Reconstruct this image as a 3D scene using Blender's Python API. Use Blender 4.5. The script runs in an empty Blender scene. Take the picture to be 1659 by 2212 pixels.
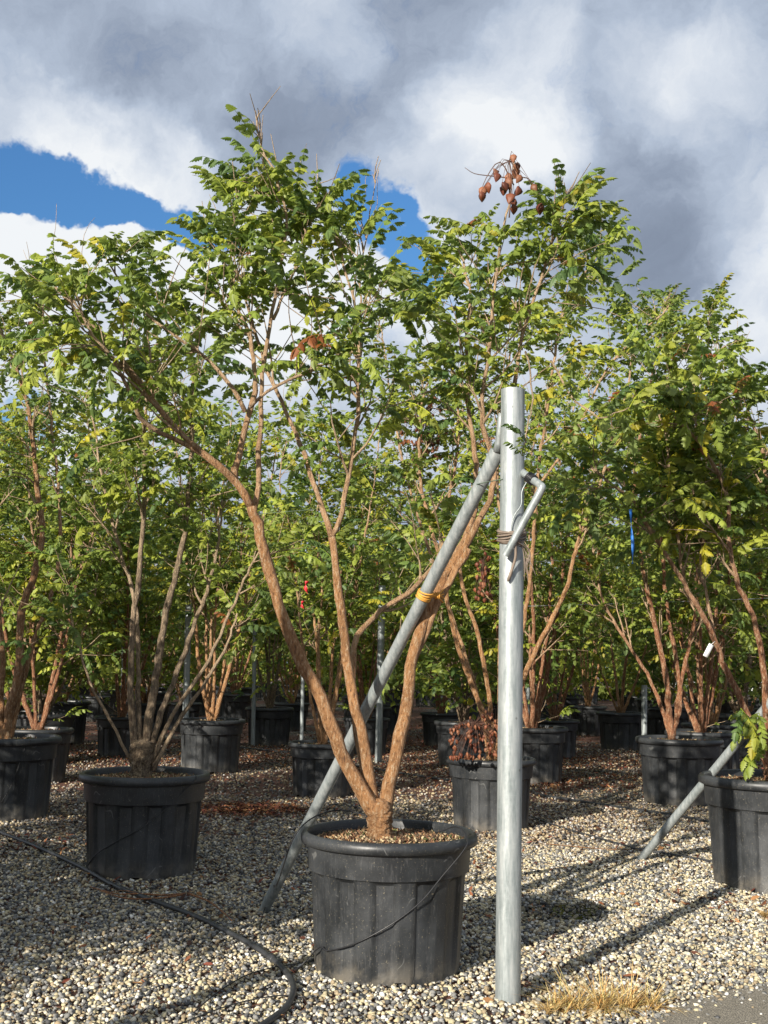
import bpy, math, random
import numpy as np
from math import radians, sin, cos, tan, atan, pi

sc = bpy.context.scene
COL = sc.collection
# ------------------------------------------------------------------ camera
F = 2450.0; CX, CY = 829.5, 1106.0; HC = 1.30
PITCH = radians(7.53); ROLL = radians(1.0)
fw = np.array([0, cos(PITCH), sin(PITCH)]); r0 = np.array([1.0, 0, 0]); u0 = np.array([0, -sin(PITCH), cos(PITCH)])
rv = cos(ROLL)*r0 + sin(ROLL)*u0; uv = cos(ROLL)*u0 - sin(ROLL)*r0
cd = bpy.data.cameras.new('camera'); cam = bpy.data.objects.new('camera', cd); COL.objects.link(cam)
from mathutils import Matrix, Vector
M = Matrix.Identity(4)
for i in range(3):
    M[i][0] = rv[i]; M[i][1] = uv[i]; M[i][2] = -fw[i]
M[2][3] = HC
cam.matrix_world = M
cd.sensor_fit = 'HORIZONTAL'; cd.sensor_width = 36; cd.lens = F/1659*36; cd.clip_end = 2000; cd.clip_start = 0.05
sc.camera = cam

def ray(px, py):
    return rv*(px-CX) - uv*(py-CY) + fw*F
def P(px, py, Y):                     # the world point at forward distance Y seen in direction px,py
    d = ray(px, py); return np.array([0, 0, HC]) + d*(Y/d[1])
def G(px, py):                        # the ground point
    d = ray(px, py); return np.array([0, 0, HC]) + d*(-HC/d[2])

# ------------------------------------------------------------------ light
SUN_AZ = radians(34); SUN_EL = radians(21)
sd = bpy.data.lights.new('sun', 'SUN'); sd.energy = 5.0; sd.angle = radians(0.5); sd.color = (1, .93, .82)
so = bpy.data.objects.new('sun', sd); COL.objects.link(so)
ldir = Vector((sin(SUN_AZ)*cos(SUN_EL), cos(SUN_AZ)*cos(SUN_EL), -sin(SUN_EL)))
so.rotation_euler = ldir.to_track_quat('-Z', 'Y').to_euler(); so.location = (-5, -5, 8)

sc.view_settings.view_transform = 'Standard'; sc.view_settings.look = 'None'; sc.view_settings.gamma = 1
sc.view_settings.exposure = 0.67
try:
    sc.cycles.use_denoising = True; sc.cycles.denoiser = 'OPENIMAGEDENOISE'
except Exception: pass
sc.cycles.max_bounces = 6; sc.cycles.diffuse_bounces = 3; sc.cycles.glossy_bounces = 2; sc.cycles.transmission_bounces = 3
sc.cycles.transparent_max_bounces = 4; sc.cycles.caustics_reflective = False; sc.cycles.caustics_refractive = False

class NT:
    """little node helper"""
    def __init__(s, tree): s.t = tree; s.t.nodes.clear()
    def n(s, typ, ins=None, **kw):
        nd = s.t.nodes.new(typ)
        for k, v in kw.items(): setattr(nd, k, v)
        for k, v in (ins or {}).items():
            sk = nd.inputs[k]
            if isinstance(v, bpy.types.NodeSocket): s.t.links.new(v, sk)
            elif isinstance(v, bpy.types.Node): s.t.links.new(v.outputs[0], sk)
            else: sk.default_value = v
        return nd
    def math(s, op, a, b=0.0, c=None):
        d = {0: a, 1: b}
        if c is not None: d[2] = c
        return s.n('ShaderNodeMath', d, operation=op).outputs[0]
    def mix(s, f, a, b, bt='MIX'):
        nd = s.n('ShaderNodeMix', data_type='RGBA', blend_type=bt)
        for k, v in ((0, f), (6, a), (7, b)):
            if isinstance(v, bpy.types.NodeSocket): s.t.links.new(v, nd.inputs[k])
            else: nd.inputs[k].default_value = v
        return nd.outputs[2]
    def ramp(s, f, stops):
        nd = s.n('ShaderNodeValToRGB', {0: f}); cr = nd.color_ramp
        while len(cr.elements) < len(stops): cr.elements.new(.5)
        for e, (p, c) in zip(cr.elements, stops):
            e.position = p; e.color = c if len(c) == 4 else (*c, 1)
        return nd.outputs[0]
    def mrange(s, v, a, b, c, d, it='SMOOTHSTEP'):
        return s.n('ShaderNodeMapRange', {0: v, 1: a, 2: b, 3: c, 4: d}, interpolation_type=it).outputs[0]

# ------------------------------------------------------------------ world: sky with clouds, laid out by direction on the sky
w = bpy.data.worlds.new('World'); sc.world = w; w.use_nodes = True
t = NT(w.node_tree)
sky = t.n('ShaderNodeTexSky', sky_type='NISHITA', sun_disc=False, sun_elevation=SUN_EL, sun_rotation=SUN_AZ+pi,
          air_density=1.6, dust_density=.6, ozone_density=3.5)
tc = t.n('ShaderNodeTexCoord').outputs['Generated']
wn = t.n('ShaderNodeTexNoise', {'Vector': tc, 'Scale': 7.0, 'Detail': 6.0, 'Roughness': .6})
wv = t.n('ShaderNodeVectorMath', {0: wn.outputs['Color'], 1: (.5, .5, .5)}, operation='SUBTRACT')
wv = t.n('ShaderNodeVectorMath', {0: wv.outputs[0], 'Scale': .15}, operation='SCALE')
dirv = t.n('ShaderNodeVectorMath', {0: tc, 1: wv.outputs[0]}, operation='ADD')
dirv = t.n('ShaderNodeVectorMath', {0: dirv.outputs[0]}, operation='NORMALIZE').outputs[0]
def blobs(lst, base):
    acc = base
    for (px, py, rad, amp) in lst:
        d = ray(px, py); d = d/np.linalg.norm(d); ang = rad/F
        dt = t.n('ShaderNodeVectorMath', {0: dirv, 1: tuple(d)}, operation='DOT_PRODUCT').outputs['Value']
        v = t.mrange(dt, cos(ang), 1.0, 0.0, amp)
        acc = t.math('ADD', acc, v)
    return acc
big = t.n('ShaderNodeTexNoise', {'Vector': tc, 'Scale': 3.2, 'Detail': 8.0, 'Roughness': .52, 'Distortion': .25}).outputs[0]
fine = t.n('ShaderNodeTexNoise', {'Vector': dirv, 'Scale': 10.0, 'Detail': 12.0, 'Roughness': .67, 'Distortion': .3}).outputs[0]
# cover: 1 cloud, 0 blue
cover = t.math('MULTIPLY', t.math('SUBTRACT', fine, .5), 2.2)
cover = t.math('ADD', cover, 1.02)
HO = [(-20, 385, 120, -1.2), (90, 385, 110, -1.2), (170, 400, 100, -.9), (250, 420, 90, -.9), (330, 432, 95, -1.1), (405, 455, 85, -1.0), (460, 480, 60, -.6), (80, 440, 100, -.8), (60, 340, 90, -.5), (-180, 400, 160, -1.2),
      (820, 400, 60, -.5), (825, 440, 60, -.5), (845, 490, 95, -1.2), (880, 550, 80, -.8), (760, 470, 60, -.5), (930, 610, 60, -.35), (700, 620, 60, -.2), (1520, 870, 70, -.8), (20, 930, 100, -.9), (1250, 950, 70, -.7), (640, 700, 60, -.3), (1180, 200, 160, -.1), (760, 220, 180, -.10)]
cover = blobs(HO, cover)
cover = blobs([(285, 520, 95, .8), (30, 560, 120, .8), (200, 570, 110, .8), (430, 540, 100, .6)], cover)
cover = t.mrange(cover, .08, .82, 0, 1, 'SMOOTHSTEP')
# brightness of cloud
BR = [(20, 260, 200, .26), (170, 300, 150, .24), (300, 340, 150, .25), (420, 400, 150, .25), (270, 490, 150, .5), (60, 550, 180, .5), (450, 560, 200, .42), (600, 640, 250, .35),
      (1100, 230, 190, .34), (700, 80, 170, .22), (1010, 330, 160, .16), (1560, 200, 190, .26), (1400, 130, 150, .14), (1600, 490, 170, .28), (1650, 620, 160, .2), (880, 600, 170, .28), (1200, 330, 130, .12), (1560, 820, 200, .3), (1000, 800, 350, .25), (500, 850, 350, .25), (100, 800, 300, .3),
      (500, 200, 300, -.17), (650, 290, 220, -.16), (930, 110, 260, -.13), (1400, 420, 280, -.17), (120, 130, 230, -.1), (1250, 480, 180, -.1), (1480, 560, 150, -.12), (100, 40, 150, -.05),
      (820, 200, 180, -.06), (1100, 20, 300, -.04)]
br = t.math('ADD', t.math('MULTIPLY', t.math('SUBTRACT', big, .5), .75), t.math('MULTIPLY', t.math('SUBTRACT', fine, .5), .7))
br = blobs(BR, t.math('ADD', br, .53))
cc = t.ramp(br, [(.0, (2.0, 2.45, 3.3)), (.3, (3.0, 3.6, 4.7)), (.55, (4.9, 5.7, 7.0)), (.8, (7.3, 7.9, 8.8)), (1, (9.4, 9.7, 10.0))])
skyc = t.mix(1.0, sky.outputs[0], (.62, 1.04, 1.58, 1), 'MULTIPLY')
colr = t.mix(cover, skyc, cc)
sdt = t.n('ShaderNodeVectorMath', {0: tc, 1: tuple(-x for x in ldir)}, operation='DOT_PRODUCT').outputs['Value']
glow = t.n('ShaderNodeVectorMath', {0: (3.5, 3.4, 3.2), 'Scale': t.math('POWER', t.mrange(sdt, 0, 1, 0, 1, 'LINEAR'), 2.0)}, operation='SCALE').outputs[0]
colr = t.n('ShaderNodeVectorMath', {0: colr, 1: glow}, operation='ADD').outputs[0]      # added hazy glow round the sun, unseen behind the camera, to fill shade
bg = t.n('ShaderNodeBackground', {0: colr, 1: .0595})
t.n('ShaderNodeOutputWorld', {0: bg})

# ------------------------------------------------------------------ materials
def mat(name):
    m = bpy.data.materials.new(name); m.use_nodes = True
    return m, NT(m.node_tree)
def finish(t, bsdf, bump=None, strength=.3, dist=.01):
    if bump is not None:
        b = t.n('ShaderNodeBump', {'Height': bump, 'Strength': strength, 'Distance': dist})
        t.t.links.new(b.outputs[0], bsdf.inputs['Normal'])
    t.n('ShaderNodeOutputMaterial', {0: bsdf})
def noise(t, vec, scale, detail=4, rough=.6):
    return t.n('ShaderNodeTexNoise', {'Vector': vec, 'Scale': scale, 'Detail': detail, 'Roughness': rough}).outputs[0]
def objc(t, scale=(1, 1, 1), out='Object'):
    c = t.n('ShaderNodeTexCoord').outputs[out]
    return t.n('ShaderNodeMapping', {'Vector': c, 'Scale': scale}).outputs[0]

def m_leaf():
    m, t = mat('leaf')
    c = t.n('ShaderNodeVertexColor', layer_name='Col').outputs[0]
    v = objc(t); n = noise(t, v, 25)
    c2 = t.mix(1.0, c, t.ramp(n, [(.3, (.75, .78, .75)), (.7, (1.25, 1.2, 1.1))]), 'MULTIPLY')
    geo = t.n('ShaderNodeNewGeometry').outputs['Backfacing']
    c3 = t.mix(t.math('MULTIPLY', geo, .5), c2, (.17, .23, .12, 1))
    b = t.n('ShaderNodeBsdfPrincipled', {'Base Color': c3, 'Roughness': .48, 'Specular IOR Level': .4})
    tr = t.n('ShaderNodeBsdfTranslucent', {'Color': t.mix(1.0, c3, (1.3, 1.35, .7, 1), 'MULTIPLY')})
    mx = t.n('ShaderNodeMixShader', {0: .44, 1: b, 2: tr})
    t.n('ShaderNodeOutputMaterial', {0: mx}); return m
def m_bark():
    m, t = mat('bark')
    c = t.n('ShaderNodeVertexColor', layer_name='Col').outputs[0]
    v = objc(t, (1, 1, .4)); n = noise(t, objc(t, (1, 1, .3)), 85, 5, .8); n2 = noise(t, objc(t, (1, 1, .6)), 14, 3)
    fl = t.mrange(n, .53, .58, 0, 1)
    c2 = t.mix(1.0, c, t.ramp(n2, [(.3, (.62, .58, .52)), (.7, (1.2, 1.15, 1.1))]), 'MULTIPLY')
    c3 = t.mix(t.math('MULTIPLY', fl, .75), c2, (.62, .45, .28, 1))
    dk = t.mrange(n, .36, .47, .8, 0)
    c4 = t.mix(dk, c3, (.09, .04, .02, 1))
    b = t.n('ShaderNodeBsdfPrincipled', {'Base Color': c4, 'Roughness': .62})
    finish(t, b, n, 1.0, .03); return m
def m_pot():
    m, t = mat('pot_plastic')
    v = objc(t); n = noise(t, v, 5, 5); n2 = noise(t, objc(t, (30, 30, 3)), 4, 5, .7); sp = noise(t, v, 160, 2, .5)
    c = t.mix(t.mrange(n, .38, .7, 0, 1), (.017, .019, .021, 1), (.042, .045, .048, 1))
    c = t.mix(t.math('MULTIPLY', t.mrange(n2, .52, .72, 0, 1), .35), c, (.12, .12, .12, 1))
    sep = t.n('ShaderNodeSeparateXYZ', {0: v}).outputs[2]
    low = t.mrange(sep, .0, .14, .45, 0); dusty = t.math('MULTIPLY', low, t.mrange(noise(t, v, 12, 5), .35, .65, 0, 1))
    c = t.mix(dusty, c, (.24, .21, .165, 1))
    c = t.mix(t.math('MULTIPLY', t.mrange(sp, .66, .72, 0, 1), .6), c, (.22, .19, .13, 1))
    # pale scuffs
    wv_ = t.n('ShaderNodeTexWave', {'Vector': v, 'Scale': 1.3, 'Distortion': 18.0, 'Detail': 3.0, 'Detail Scale': 2.0}).outputs[1]
    sc_ = t.math('MULTIPLY', t.mrange(wv_, .99, 1.0, 0, 1), t.mrange(noise(t, v, 9, 2), .56, .62, 0, .35))
    c = t.mix(sc_, c, (.24, .24, .23, 1))
    b = t.n('ShaderNodeBsdfPrincipled', {'Base Color': c, 'Roughness': t.mrange(n, .3, .7, .36, .52)})
    finish(t, b, noise(t, v, 40, 4), .12, .004); return m
def m_soil():
    m, t = mat('potting_soil')
    c = t.n('ShaderNodeVertexColor', layer_name='Col').outputs[0]
    b = t.n('ShaderNodeBsdfPrincipled', {'Base Color': c, 'Roughness': .9}); finish(t, b); return m
def m_zinc():
    m, t = mat('galvanised_steel')
    v = objc(t); n = noise(t, objc(t, (14, 14, 1.6)), 4, 6, .7); n2 = noise(t, v, 60, 3); st = noise(t, objc(t, (3, 3, 30)), 3, 3)
    c = t.ramp(n, [(.3, (.18, .21, .21)), (.5, (.31, .34, .34)), (.7, (.46, .48, .47))])
    c = t.mix(t.math('MULTIPLY', t.mrange(n2, .62, .75, 0, 1), .5), c, (.28, .30, .30, 1))
    c = t.mix(t.math('MULTIPLY', t.mrange(st, .55, .7, 0, 1), .35), c, (.33, .36, .36, 1))
    sp = t.n('ShaderNodeTexVoronoi', {'Vector': v, 'Scale': 9.0}).outputs[0]
    c = t.mix(t.math('MULTIPLY', t.mrange(sp, .03, .07, 1, 0), .7), c, (.12, .12, .11, 1))
    b = t.n('ShaderNodeBsdfPrincipled', {'Base Color': c, 'Roughness': t.mrange(n2, .3, .7, .38, .55), 'Metallic': .35})
    finish(t, b, n2, .05, .003); return m
def m_plain(name, col, rough=.6, var=.25, metal=0, spec=.5):
    m, t = mat(name)
    n = noise(t, objc(t), 18, 4)
    lo = tuple(x*(1-var) for x in col); hi = tuple(min(1, x*(1+var)) for x in col)
    b = t.n('ShaderNodeBsdfPrincipled', {'Base Color': t.ramp(n, [(.3, lo), (.7, hi)]), 'Roughness': rough, 'Metallic': metal, 'Specular IOR Level': spec})
    finish(t, b, n, .1, .003); return m
def m_vcol(name, rough=.8, spec=.35, bump=0):
    m, t = mat(name)
    c = t.n('ShaderNodeVertexColor', layer_name='Col').outputs[0]
    n = noise(t, objc(t), 120, 3)
    c = t.mix(1.0, c, t.ramp(n, [(.3, (.8, .8, .8)), (.7, (1.15, 1.15, 1.15))]), 'MULTIPLY')
    b = t.n('ShaderNodeBsdfPrincipled', {'Base Color': c, 'Roughness': rough, 'Specular IOR Level': spec}); finish(t, b, n if bump else None, bump, .004); return m
def m_ground():
    m, t = mat('gravel_ground')
    v = objc(t)
    vo = t.n('ShaderNodeTexVoronoi', {'Vector': v, 'Scale': 34.0})
    cv = t.n('ShaderNodeSeparateColor', {0: vo.outputs['Color']}).outputs[0]
    peb = t.ramp(cv, [(.0, (.06, .06, .055)), (.3, (.16, .155, .14)), (.55, (.32, .29, .22)), (.8, (.52, .46, .33)), (1, (.65, .62, .54))])
    edge = t.mrange(vo.outputs['Distance'], .28, .62, 0, 1)
    peb = t.mix(edge, peb, (.035, .028, .022, 1))
    lit = t.mrange(t.math('ADD', noise(t, v, .55, 4, .6), t.math('MULTIPLY', noise(t, v, 6, 4, .7), .35)), .55, .70, 0, .9)
    litc = t.ramp(noise(t, v, 26, 4, .8), [(.35, (.035, .015, .01)), (.5, (.13, .045, .025)), (.7, (.2, .09, .05))])
    c = t.mix(lit, peb, litc)
    moss = t.mrange(noise(t, v, .8, 4, .7), .6, .75, 0, .5)
    c = t.mix(moss, c, (.06, .065, .025, 1))
    b = t.n('ShaderNodeBsdfPrincipled', {'Base Color': c, 'Roughness': .85})
    finish(t, b, t.math('SUBTRACT', 1.0, vo.outputs['Distance']), .9, .02); return m
def m_asphalt():
    m, t = mat('asphalt')
    v = objc(t); n = noise(t, v, 180, 4, .8); s = t.n('ShaderNodeTexVoronoi', {'Vector': v, 'Scale': 150.0}).outputs[0]
    c = t.ramp(n, [(.35, (.08, .07, .055)), (.5, (.17, .15, .115)), (.6, (.40, .35, .27))])
    b = t.n('ShaderNodeBsdfPrincipled', {'Base Color': c, 'Roughness': .9}); finish(t, b, s, .6, .006); return m
def m_water():
    m, t = mat('puddle_water')
    n = noise(t, objc(t), 14, 2)
    b = t.n('ShaderNodeBsdfPrincipled', {'Base Color': (.012, .011, .008, 1), 'Roughness': .07, 'Specular IOR Level': .5})
    finish(t, b, n, .04, .005); return m

LEAF, BARK, POT, SOIL, ZINC = m_leaf(), m_bark(), m_pot(), m_soil(), m_zinc()
STONE = m_vcol('gravel_stone', .75, .4); LITTER = m_vcol('leaf_litter', .8, .3); GRASS = m_vcol('dry_grass', .7, .3); POD = m_vcol('papery_pod', .55, .4)
GROUND, ASPH, WATER = m_ground(), m_asphalt(), m_water()
RUBBER = m_plain('black_hose', (.035, .036, .038), .45, .3); CABLE = m_plain('black_tubing', (.02, .02, .022), .4, .2)
ORANGE = m_plain('orange_twine', (.62, .30, .05), .7, .3); BROWNT = m_plain('brown_strap', (.20, .155, .12), .6, .35)
BLUE = m_plain('blue_ribbon', (.02, .16, .55), .4, .3); RED = m_plain('red_ribbon', (.6, .02, .03), .45, .2)
WHITE = m_plain('white_plastic', (.8, .8, .78), .4, .05); WIRE = m_plain('green_wire', (.10, .14, .10), .5, .2); PALE = m_plain('white_panel', (.72, .74, .74), .5, .06)

# ------------------------------------------------------------------ mesh helpers
class MB:
    def __init__(s): s.v = []; s.f = []; s.lt = []; s.c = []; s.n = 0; s.mi = []
    def add(s, v, faces_flat, loops, col=(1, 1, 1)):
        v = np.asarray(v, float).reshape(-1, 3); k = len(v)
        s.v.append(v); s.f.append(np.asarray(faces_flat, np.int64)+s.n); s.lt.append(np.asarray(loops, np.int64))
        col = np.asarray(col, float)
        s.c.append(np.broadcast_to(col, (k, 3)) if col.ndim == 1 else col); s.n += k
    def tube(s, pts, rad, k=6, col=(1, 1, 1), cap=True, rng=None, rough=0.0):
        pts = np.asarray(pts, float); n = len(pts)
        rad = np.broadcast_to(np.asarray(rad, float), (n,)).copy()
        d = np.gradient(pts, axis=0); d /= np.linalg.norm(d, axis=1)[:, None]+1e-12
        a = np.array([0, 0, 1.0]) if abs(d[0][2]) < .8 else np.array([1.0, 0, 0])
        x = np.cross(a, d[0]); x /= np.linalg.norm(x)
        X = []; 
        for i in range(n):
            x = x - d[i]*np.dot(x, d[i]); x /= np.linalg.norm(x)+1e-12; X.append(x)
        X = np.array(X); Yv = np.cross(d, X)
        th = np.arange(k)*2*pi/k
        R = rad[:, None]*np.ones((1, k))
        if rough and rng is not None: R = R*(1+rng.uniform(-rough, rough, (n, k)))
        V = pts[:, None, :] + R[..., None]*(np.cos(th)[None, :, None]*X[:, None, :] + np.sin(th)[None, :, None]*Yv[:, None, :])
        i = np.arange(n-1)[:, None]*k; j = np.arange(k)[None, :]; j2 = (j+1) % k
        fa = np.stack([i+j, i+j2, i+k+j2, i+k+j], -1).reshape(-1)
        lt = np.full((n-1)*k, 4)
        if cap:
            fa = np.concatenate([fa, np.arange(k)[::-1], (n-1)*k+np.arange(k)]); lt = np.concatenate([lt, [k, k]])
        c = np.asarray(col, float)
        if c.ndim == 2: c = np.repeat(c, k, axis=0)
        s.add(V.reshape(-1, 3), fa, lt, c)
    def inst(s, tv, tf, tl, Pm, R, S, C):
        """copies of one template: tv (K,3); Pm (M,3), R (M,3,3), S (M,) or (M,3), C (M,3)"""
        Mn = len(Pm)
        if Mn == 0: return
        S = np.asarray(S, float)
        vv = tv[None]*(S[:, None, None] if S.ndim == 1 else S[:, None, :])
        V = np.einsum('mij,mkj->mki', R, vv) + Pm[:, None, :]
        K = len(tv); fa = (tf[None, :] + (np.arange(Mn)*K)[:, None]).reshape(-1)
        s.add(V.reshape(-1, 3), fa, np.tile(tl, Mn), np.repeat(C, K, axis=0))
    def build(s, name, m, parent=None, smooth=True):
        me = bpy.data.meshes.new(name)
        V = np.concatenate(s.v); Fl = np.concatenate(s.f); L = np.concatenate(s.lt); C = np.concatenate(s.c)
        me.vertices.add(len(V)); me.vertices.foreach_set('co', V.astype(np.float32).ravel())
        me.loops.add(len(Fl)); me.loops.foreach_set('vertex_index', Fl.astype(np.int32))
        me.polygons.add(len(L)); st = np.concatenate([[0], np.cumsum(L)[:-1]])
        me.polygons.foreach_set('loop_start', st.astype(np.int32))
        if smooth: me.polygons.foreach_set('use_smooth', np.ones(len(L), bool))
        ca = me.color_attributes.new('Col', 'FLOAT_COLOR', 'POINT')
        ca.data.foreach_set('color', np.concatenate([C, np.ones((len(C), 1))], 1).astype(np.float32).ravel())
        me.update(calc_edges=True); me.validate()
        me.materials.append(m)
        o = bpy.data.objects.new(name, me); COL.objects.link(o)
        if parent: o.parent = parent
        return o
def tag(o, label=None, cat=None, group=None, kind=None):
    if label: o['label'] = label
    if cat: o['category'] = cat
    if group: o['group'] = group
    if kind: o['kind'] = kind
    return o
def empty(name, loc=(0, 0, 0), rz=0):
    o = bpy.data.objects.new(name, None); COL.objects.link(o); o.location = loc; o.rotation_euler = (0, 0, rz); o.empty_display_size = .1
    return o
def local(o, root):
    return o
def spline(pts, n):
    """Catmull-Rom resampling"""
    p = np.asarray(pts, float)
    if len(p) < 3: 
        u = np.linspace(0, 1, n)[:, None]; return p[0]*(1-u)+p[-1]*u
    q = np.vstack([2*p[0]-p[1], p, 2*p[-1]-p[-2]]); m = len(p)-1
    out = []
    for x in np.linspace(0, m-1e-6, n):
        i = int(x); f = x-i; a, b, c, d = q[i:i+4]
        out.append(.5*((2*b)+(-a+c)*f+(2*a-5*b+4*c-d)*f*f+(-a+3*b-3*c+d)*f**3))
    return np.array(out)

# ------------------------------------------------------------------ leaf templates (a pinnate leaf of length 1 along +X)
def leaflet(lod, rng):
    if lod == 0:
        tt = np.array([.08, .2, .27, .4, .46, .6, .66, .8, .86]); ww = np.array([.55, 1.0, .70, 1.0, .68, .88, .52, .5, .24])
        ww = ww*rng.uniform(.9, 1.1, len(ww))
    elif lod == 1:
        tt = np.array([.22, .62]); ww = np.array([.95, .8])
    else:
        tt = np.array([.4]); ww = np.array([1.05])
    m = len(tt)
    mid = [(0, 0, 0), (.5, 0, .03), (1, 0, -.24)] if lod == 0 else [(0, 0, 0), (1, 0, -.08)]
    v = list(mid); nm = len(mid)
    for sgn in (1, -1):
        for a, b in zip(tt, ww): v.append((a, sgn*b*(.36 if lod == 0 else .32), -.17*b - .16*a*a))
    v = np.array(v, float)
    L = list(range(nm, nm+m)); Rr = list(range(nm+m, nm+2*m))
    if lod == 0:
        f = [0]+Rr+[2, 1]; g = [1, 2]+L[::-1]+[0]
    else:
        f = [0]+Rr+[1]; g = [1]+L[::-1]+[0]
    return v, f+g, [len(f), len(g)]
def euler(yaw, pitch, roll):
    cy, sy, cp, sp, cr, sr = np.cos(yaw), np.sin(yaw), np.cos(pitch), np.sin(pitch), np.cos(roll), np.sin(roll)
    R = np.empty(np.shape(yaw)+(3, 3))
    R[..., 0, 0] = cy*cp; R[..., 0, 1] = -sy*cr - cy*sp*sr; R[..., 0, 2] = sy*sr - cy*sp*cr
    R[..., 1, 0] = sy*cp; R[..., 1, 1] = cy*cr - sy*sp*sr; R[..., 1, 2] = -cy*sr - sy*sp*cr
    R[..., 2, 0] = sp; R[..., 2, 1] = cp*sr; R[..., 2, 2] = cp*cr
    return R
def leaf_template(lod, rng):
    mb = MB(); n = {0: rng.integers(4, 7), 1: rng.integers(4, 7), 2: rng.integers(3, 5)}[lod]
    arch = rng.uniform(.4, 1.15); bend = rng.uniform(-.25, .25)
    def rach(x): return np.array([x*(1-.12*arch), bend*x*x*.4, .22*x - arch*.55*x*x])
    if lod < 2:
        mb.tube([rach(x) for x in np.linspace(0, 1, 5)], np.linspace(.012, .004, 5), 3, (1.5, 1.5, .8), cap=False)
    for i in range(n):
        x = .2+.8*i/n
        for sg in (1, -1):
            v, f, l = leaflet(lod, rng)
            sz = (.255 if lod < 2 else .36)*(1-.45*abs(x-.55))*rng.uniform(.8, 1.15)
            if rng.random() < .06: continue
            R = euler(np.array(sg*radians(rng.uniform(50, 75))+bend), np.array(-radians(rng.uniform(15, 72))), np.array(sg*radians(rng.uniform(-30, 25))))
            mb.add((R@(v*sz).T).T+rach(x+rng.uniform(-.03, .03)), f, l, np.ones(3)*rng.uniform(.85, 1.15))
    v, f, l = leaflet(lod, rng); R = euler(np.array(0.), np.array(-radians(45)), np.array(0.))
    mb.add((R@(v*.3).T).T+rach(1.0), f, l)
    return np.concatenate(mb.v), np.concatenate(mb.f), np.concatenate(mb.lt), np.concatenate(mb.c)
TR = np.random.default_rng(5)
TPL = {l: [leaf_template(l, TR) for _ in range(7)] for l in (0, 1, 2)}
GREENS = np.array([(.24, .31, .055), (.33, .39, .065), (.15, .23, .06), (.42, .45, .07), (.085, .15, .045), (.27, .33, .075)])
def leaf_colors(n, rng, yellow=.05, tone=1.0):
    a = GREENS[rng.integers(0, len(GREENS), n)]; b = GREENS[rng.integers(0, len(GREENS), n)]; u = rng.random((n, 1))
    c = (a*u+b*(1-u))*rng.uniform(.8, 1.2, (n, 1))*tone
    k = rng.random(n)
    c[k < yellow] = np.array([.42, .38, .04])*rng.uniform(.7, 1.2, (int((k < yellow).sum()), 1))
    r = k > .992
    c[r] = np.array([.30, .10, .03])
    return c
def add_leaves(mb, spots, lod, rng, size=.26, yellow=.05, tone=1.0):
    """spots: list of (pos, outward dir)"""
    if not len(spots): return
    pos = np.array([s[0] for s in spots]); d = np.array([s[1] for s in spots]); n = len(pos)
    yaw = np.arctan2(d[:, 1], d[:, 0]); pitch = np.arcsin(np.clip(d[:, 2], -.95, .95))
    pitch = np.clip(pitch, -1.0, .9); R = euler(yaw, pitch, rng.uniform(-.35, .35, n))
    S = size*rng.uniform(.55, 1.3, n); C = leaf_colors(n, rng, yellow, tone); ti = rng.integers(0, len(TPL[lod]), n)
    for k, (tv, tf, tl, tc_) in enumerate(TPL[lod]):
        m = ti == k
        mm = int(m.sum())
        if not mm: continue
        n0 = len(mb.c); mb.inst(tv, tf, tl, pos[m], R[m], S[m], C[m])
        mb.c[-1] = mb.c[-1]*np.tile(tc_, (mm, 1))

# ------------------------------------------------------------------ growing
BK_OR = np.array([.45, .235, .10]); BK_GR = np.array([.24, .185, .125]); BK_TW = np.array([.60, .46, .31]); BK_RED = np.array([.27, .115, .055])
def bark_col(r, base):
    r = np.asarray(r); u = np.clip((r-.004)/.014, 0, 1)[:, None]
    return BK_TW*(1-u)+base*u
def norm(v): return v/(np.linalg.norm(v)+1e-12)
def perp(d, rng):
    a = rng.normal(size=3); a -= d*np.dot(a, d); return norm(a)
OUT = np.array([(-300, 640), (0, 575), (60, 590), (110, 560), (200, 505), (300, 495), (400, 485), (465, 455), (500, 400), (530, 300), (552, 262), (590, 325), (660, 375), (720, 400), (790, 480), (820, 560), (860, 580), (900, 505), (960, 465), (1045, 450), (1110, 470), (1180, 440), (1215, 395), (1290, 430), (1370, 540), (1450, 645), (1500, 700), (1552, 615), (1600, 775), (1640, 850), (1700, 900), (2200, 850)], float)
def below(p, rng=None):
    """height limit of the near trees, as their tops stand in the photo"""
    d = np.asarray(p, float)-np.array([0, 0, HC]); f = d@fw; x = CX+F*(d@rv)/f; y = CY-F*(d@uv)/f
    return y > np.interp(x, OUT[:, 0], OUT[:, 1])
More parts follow.
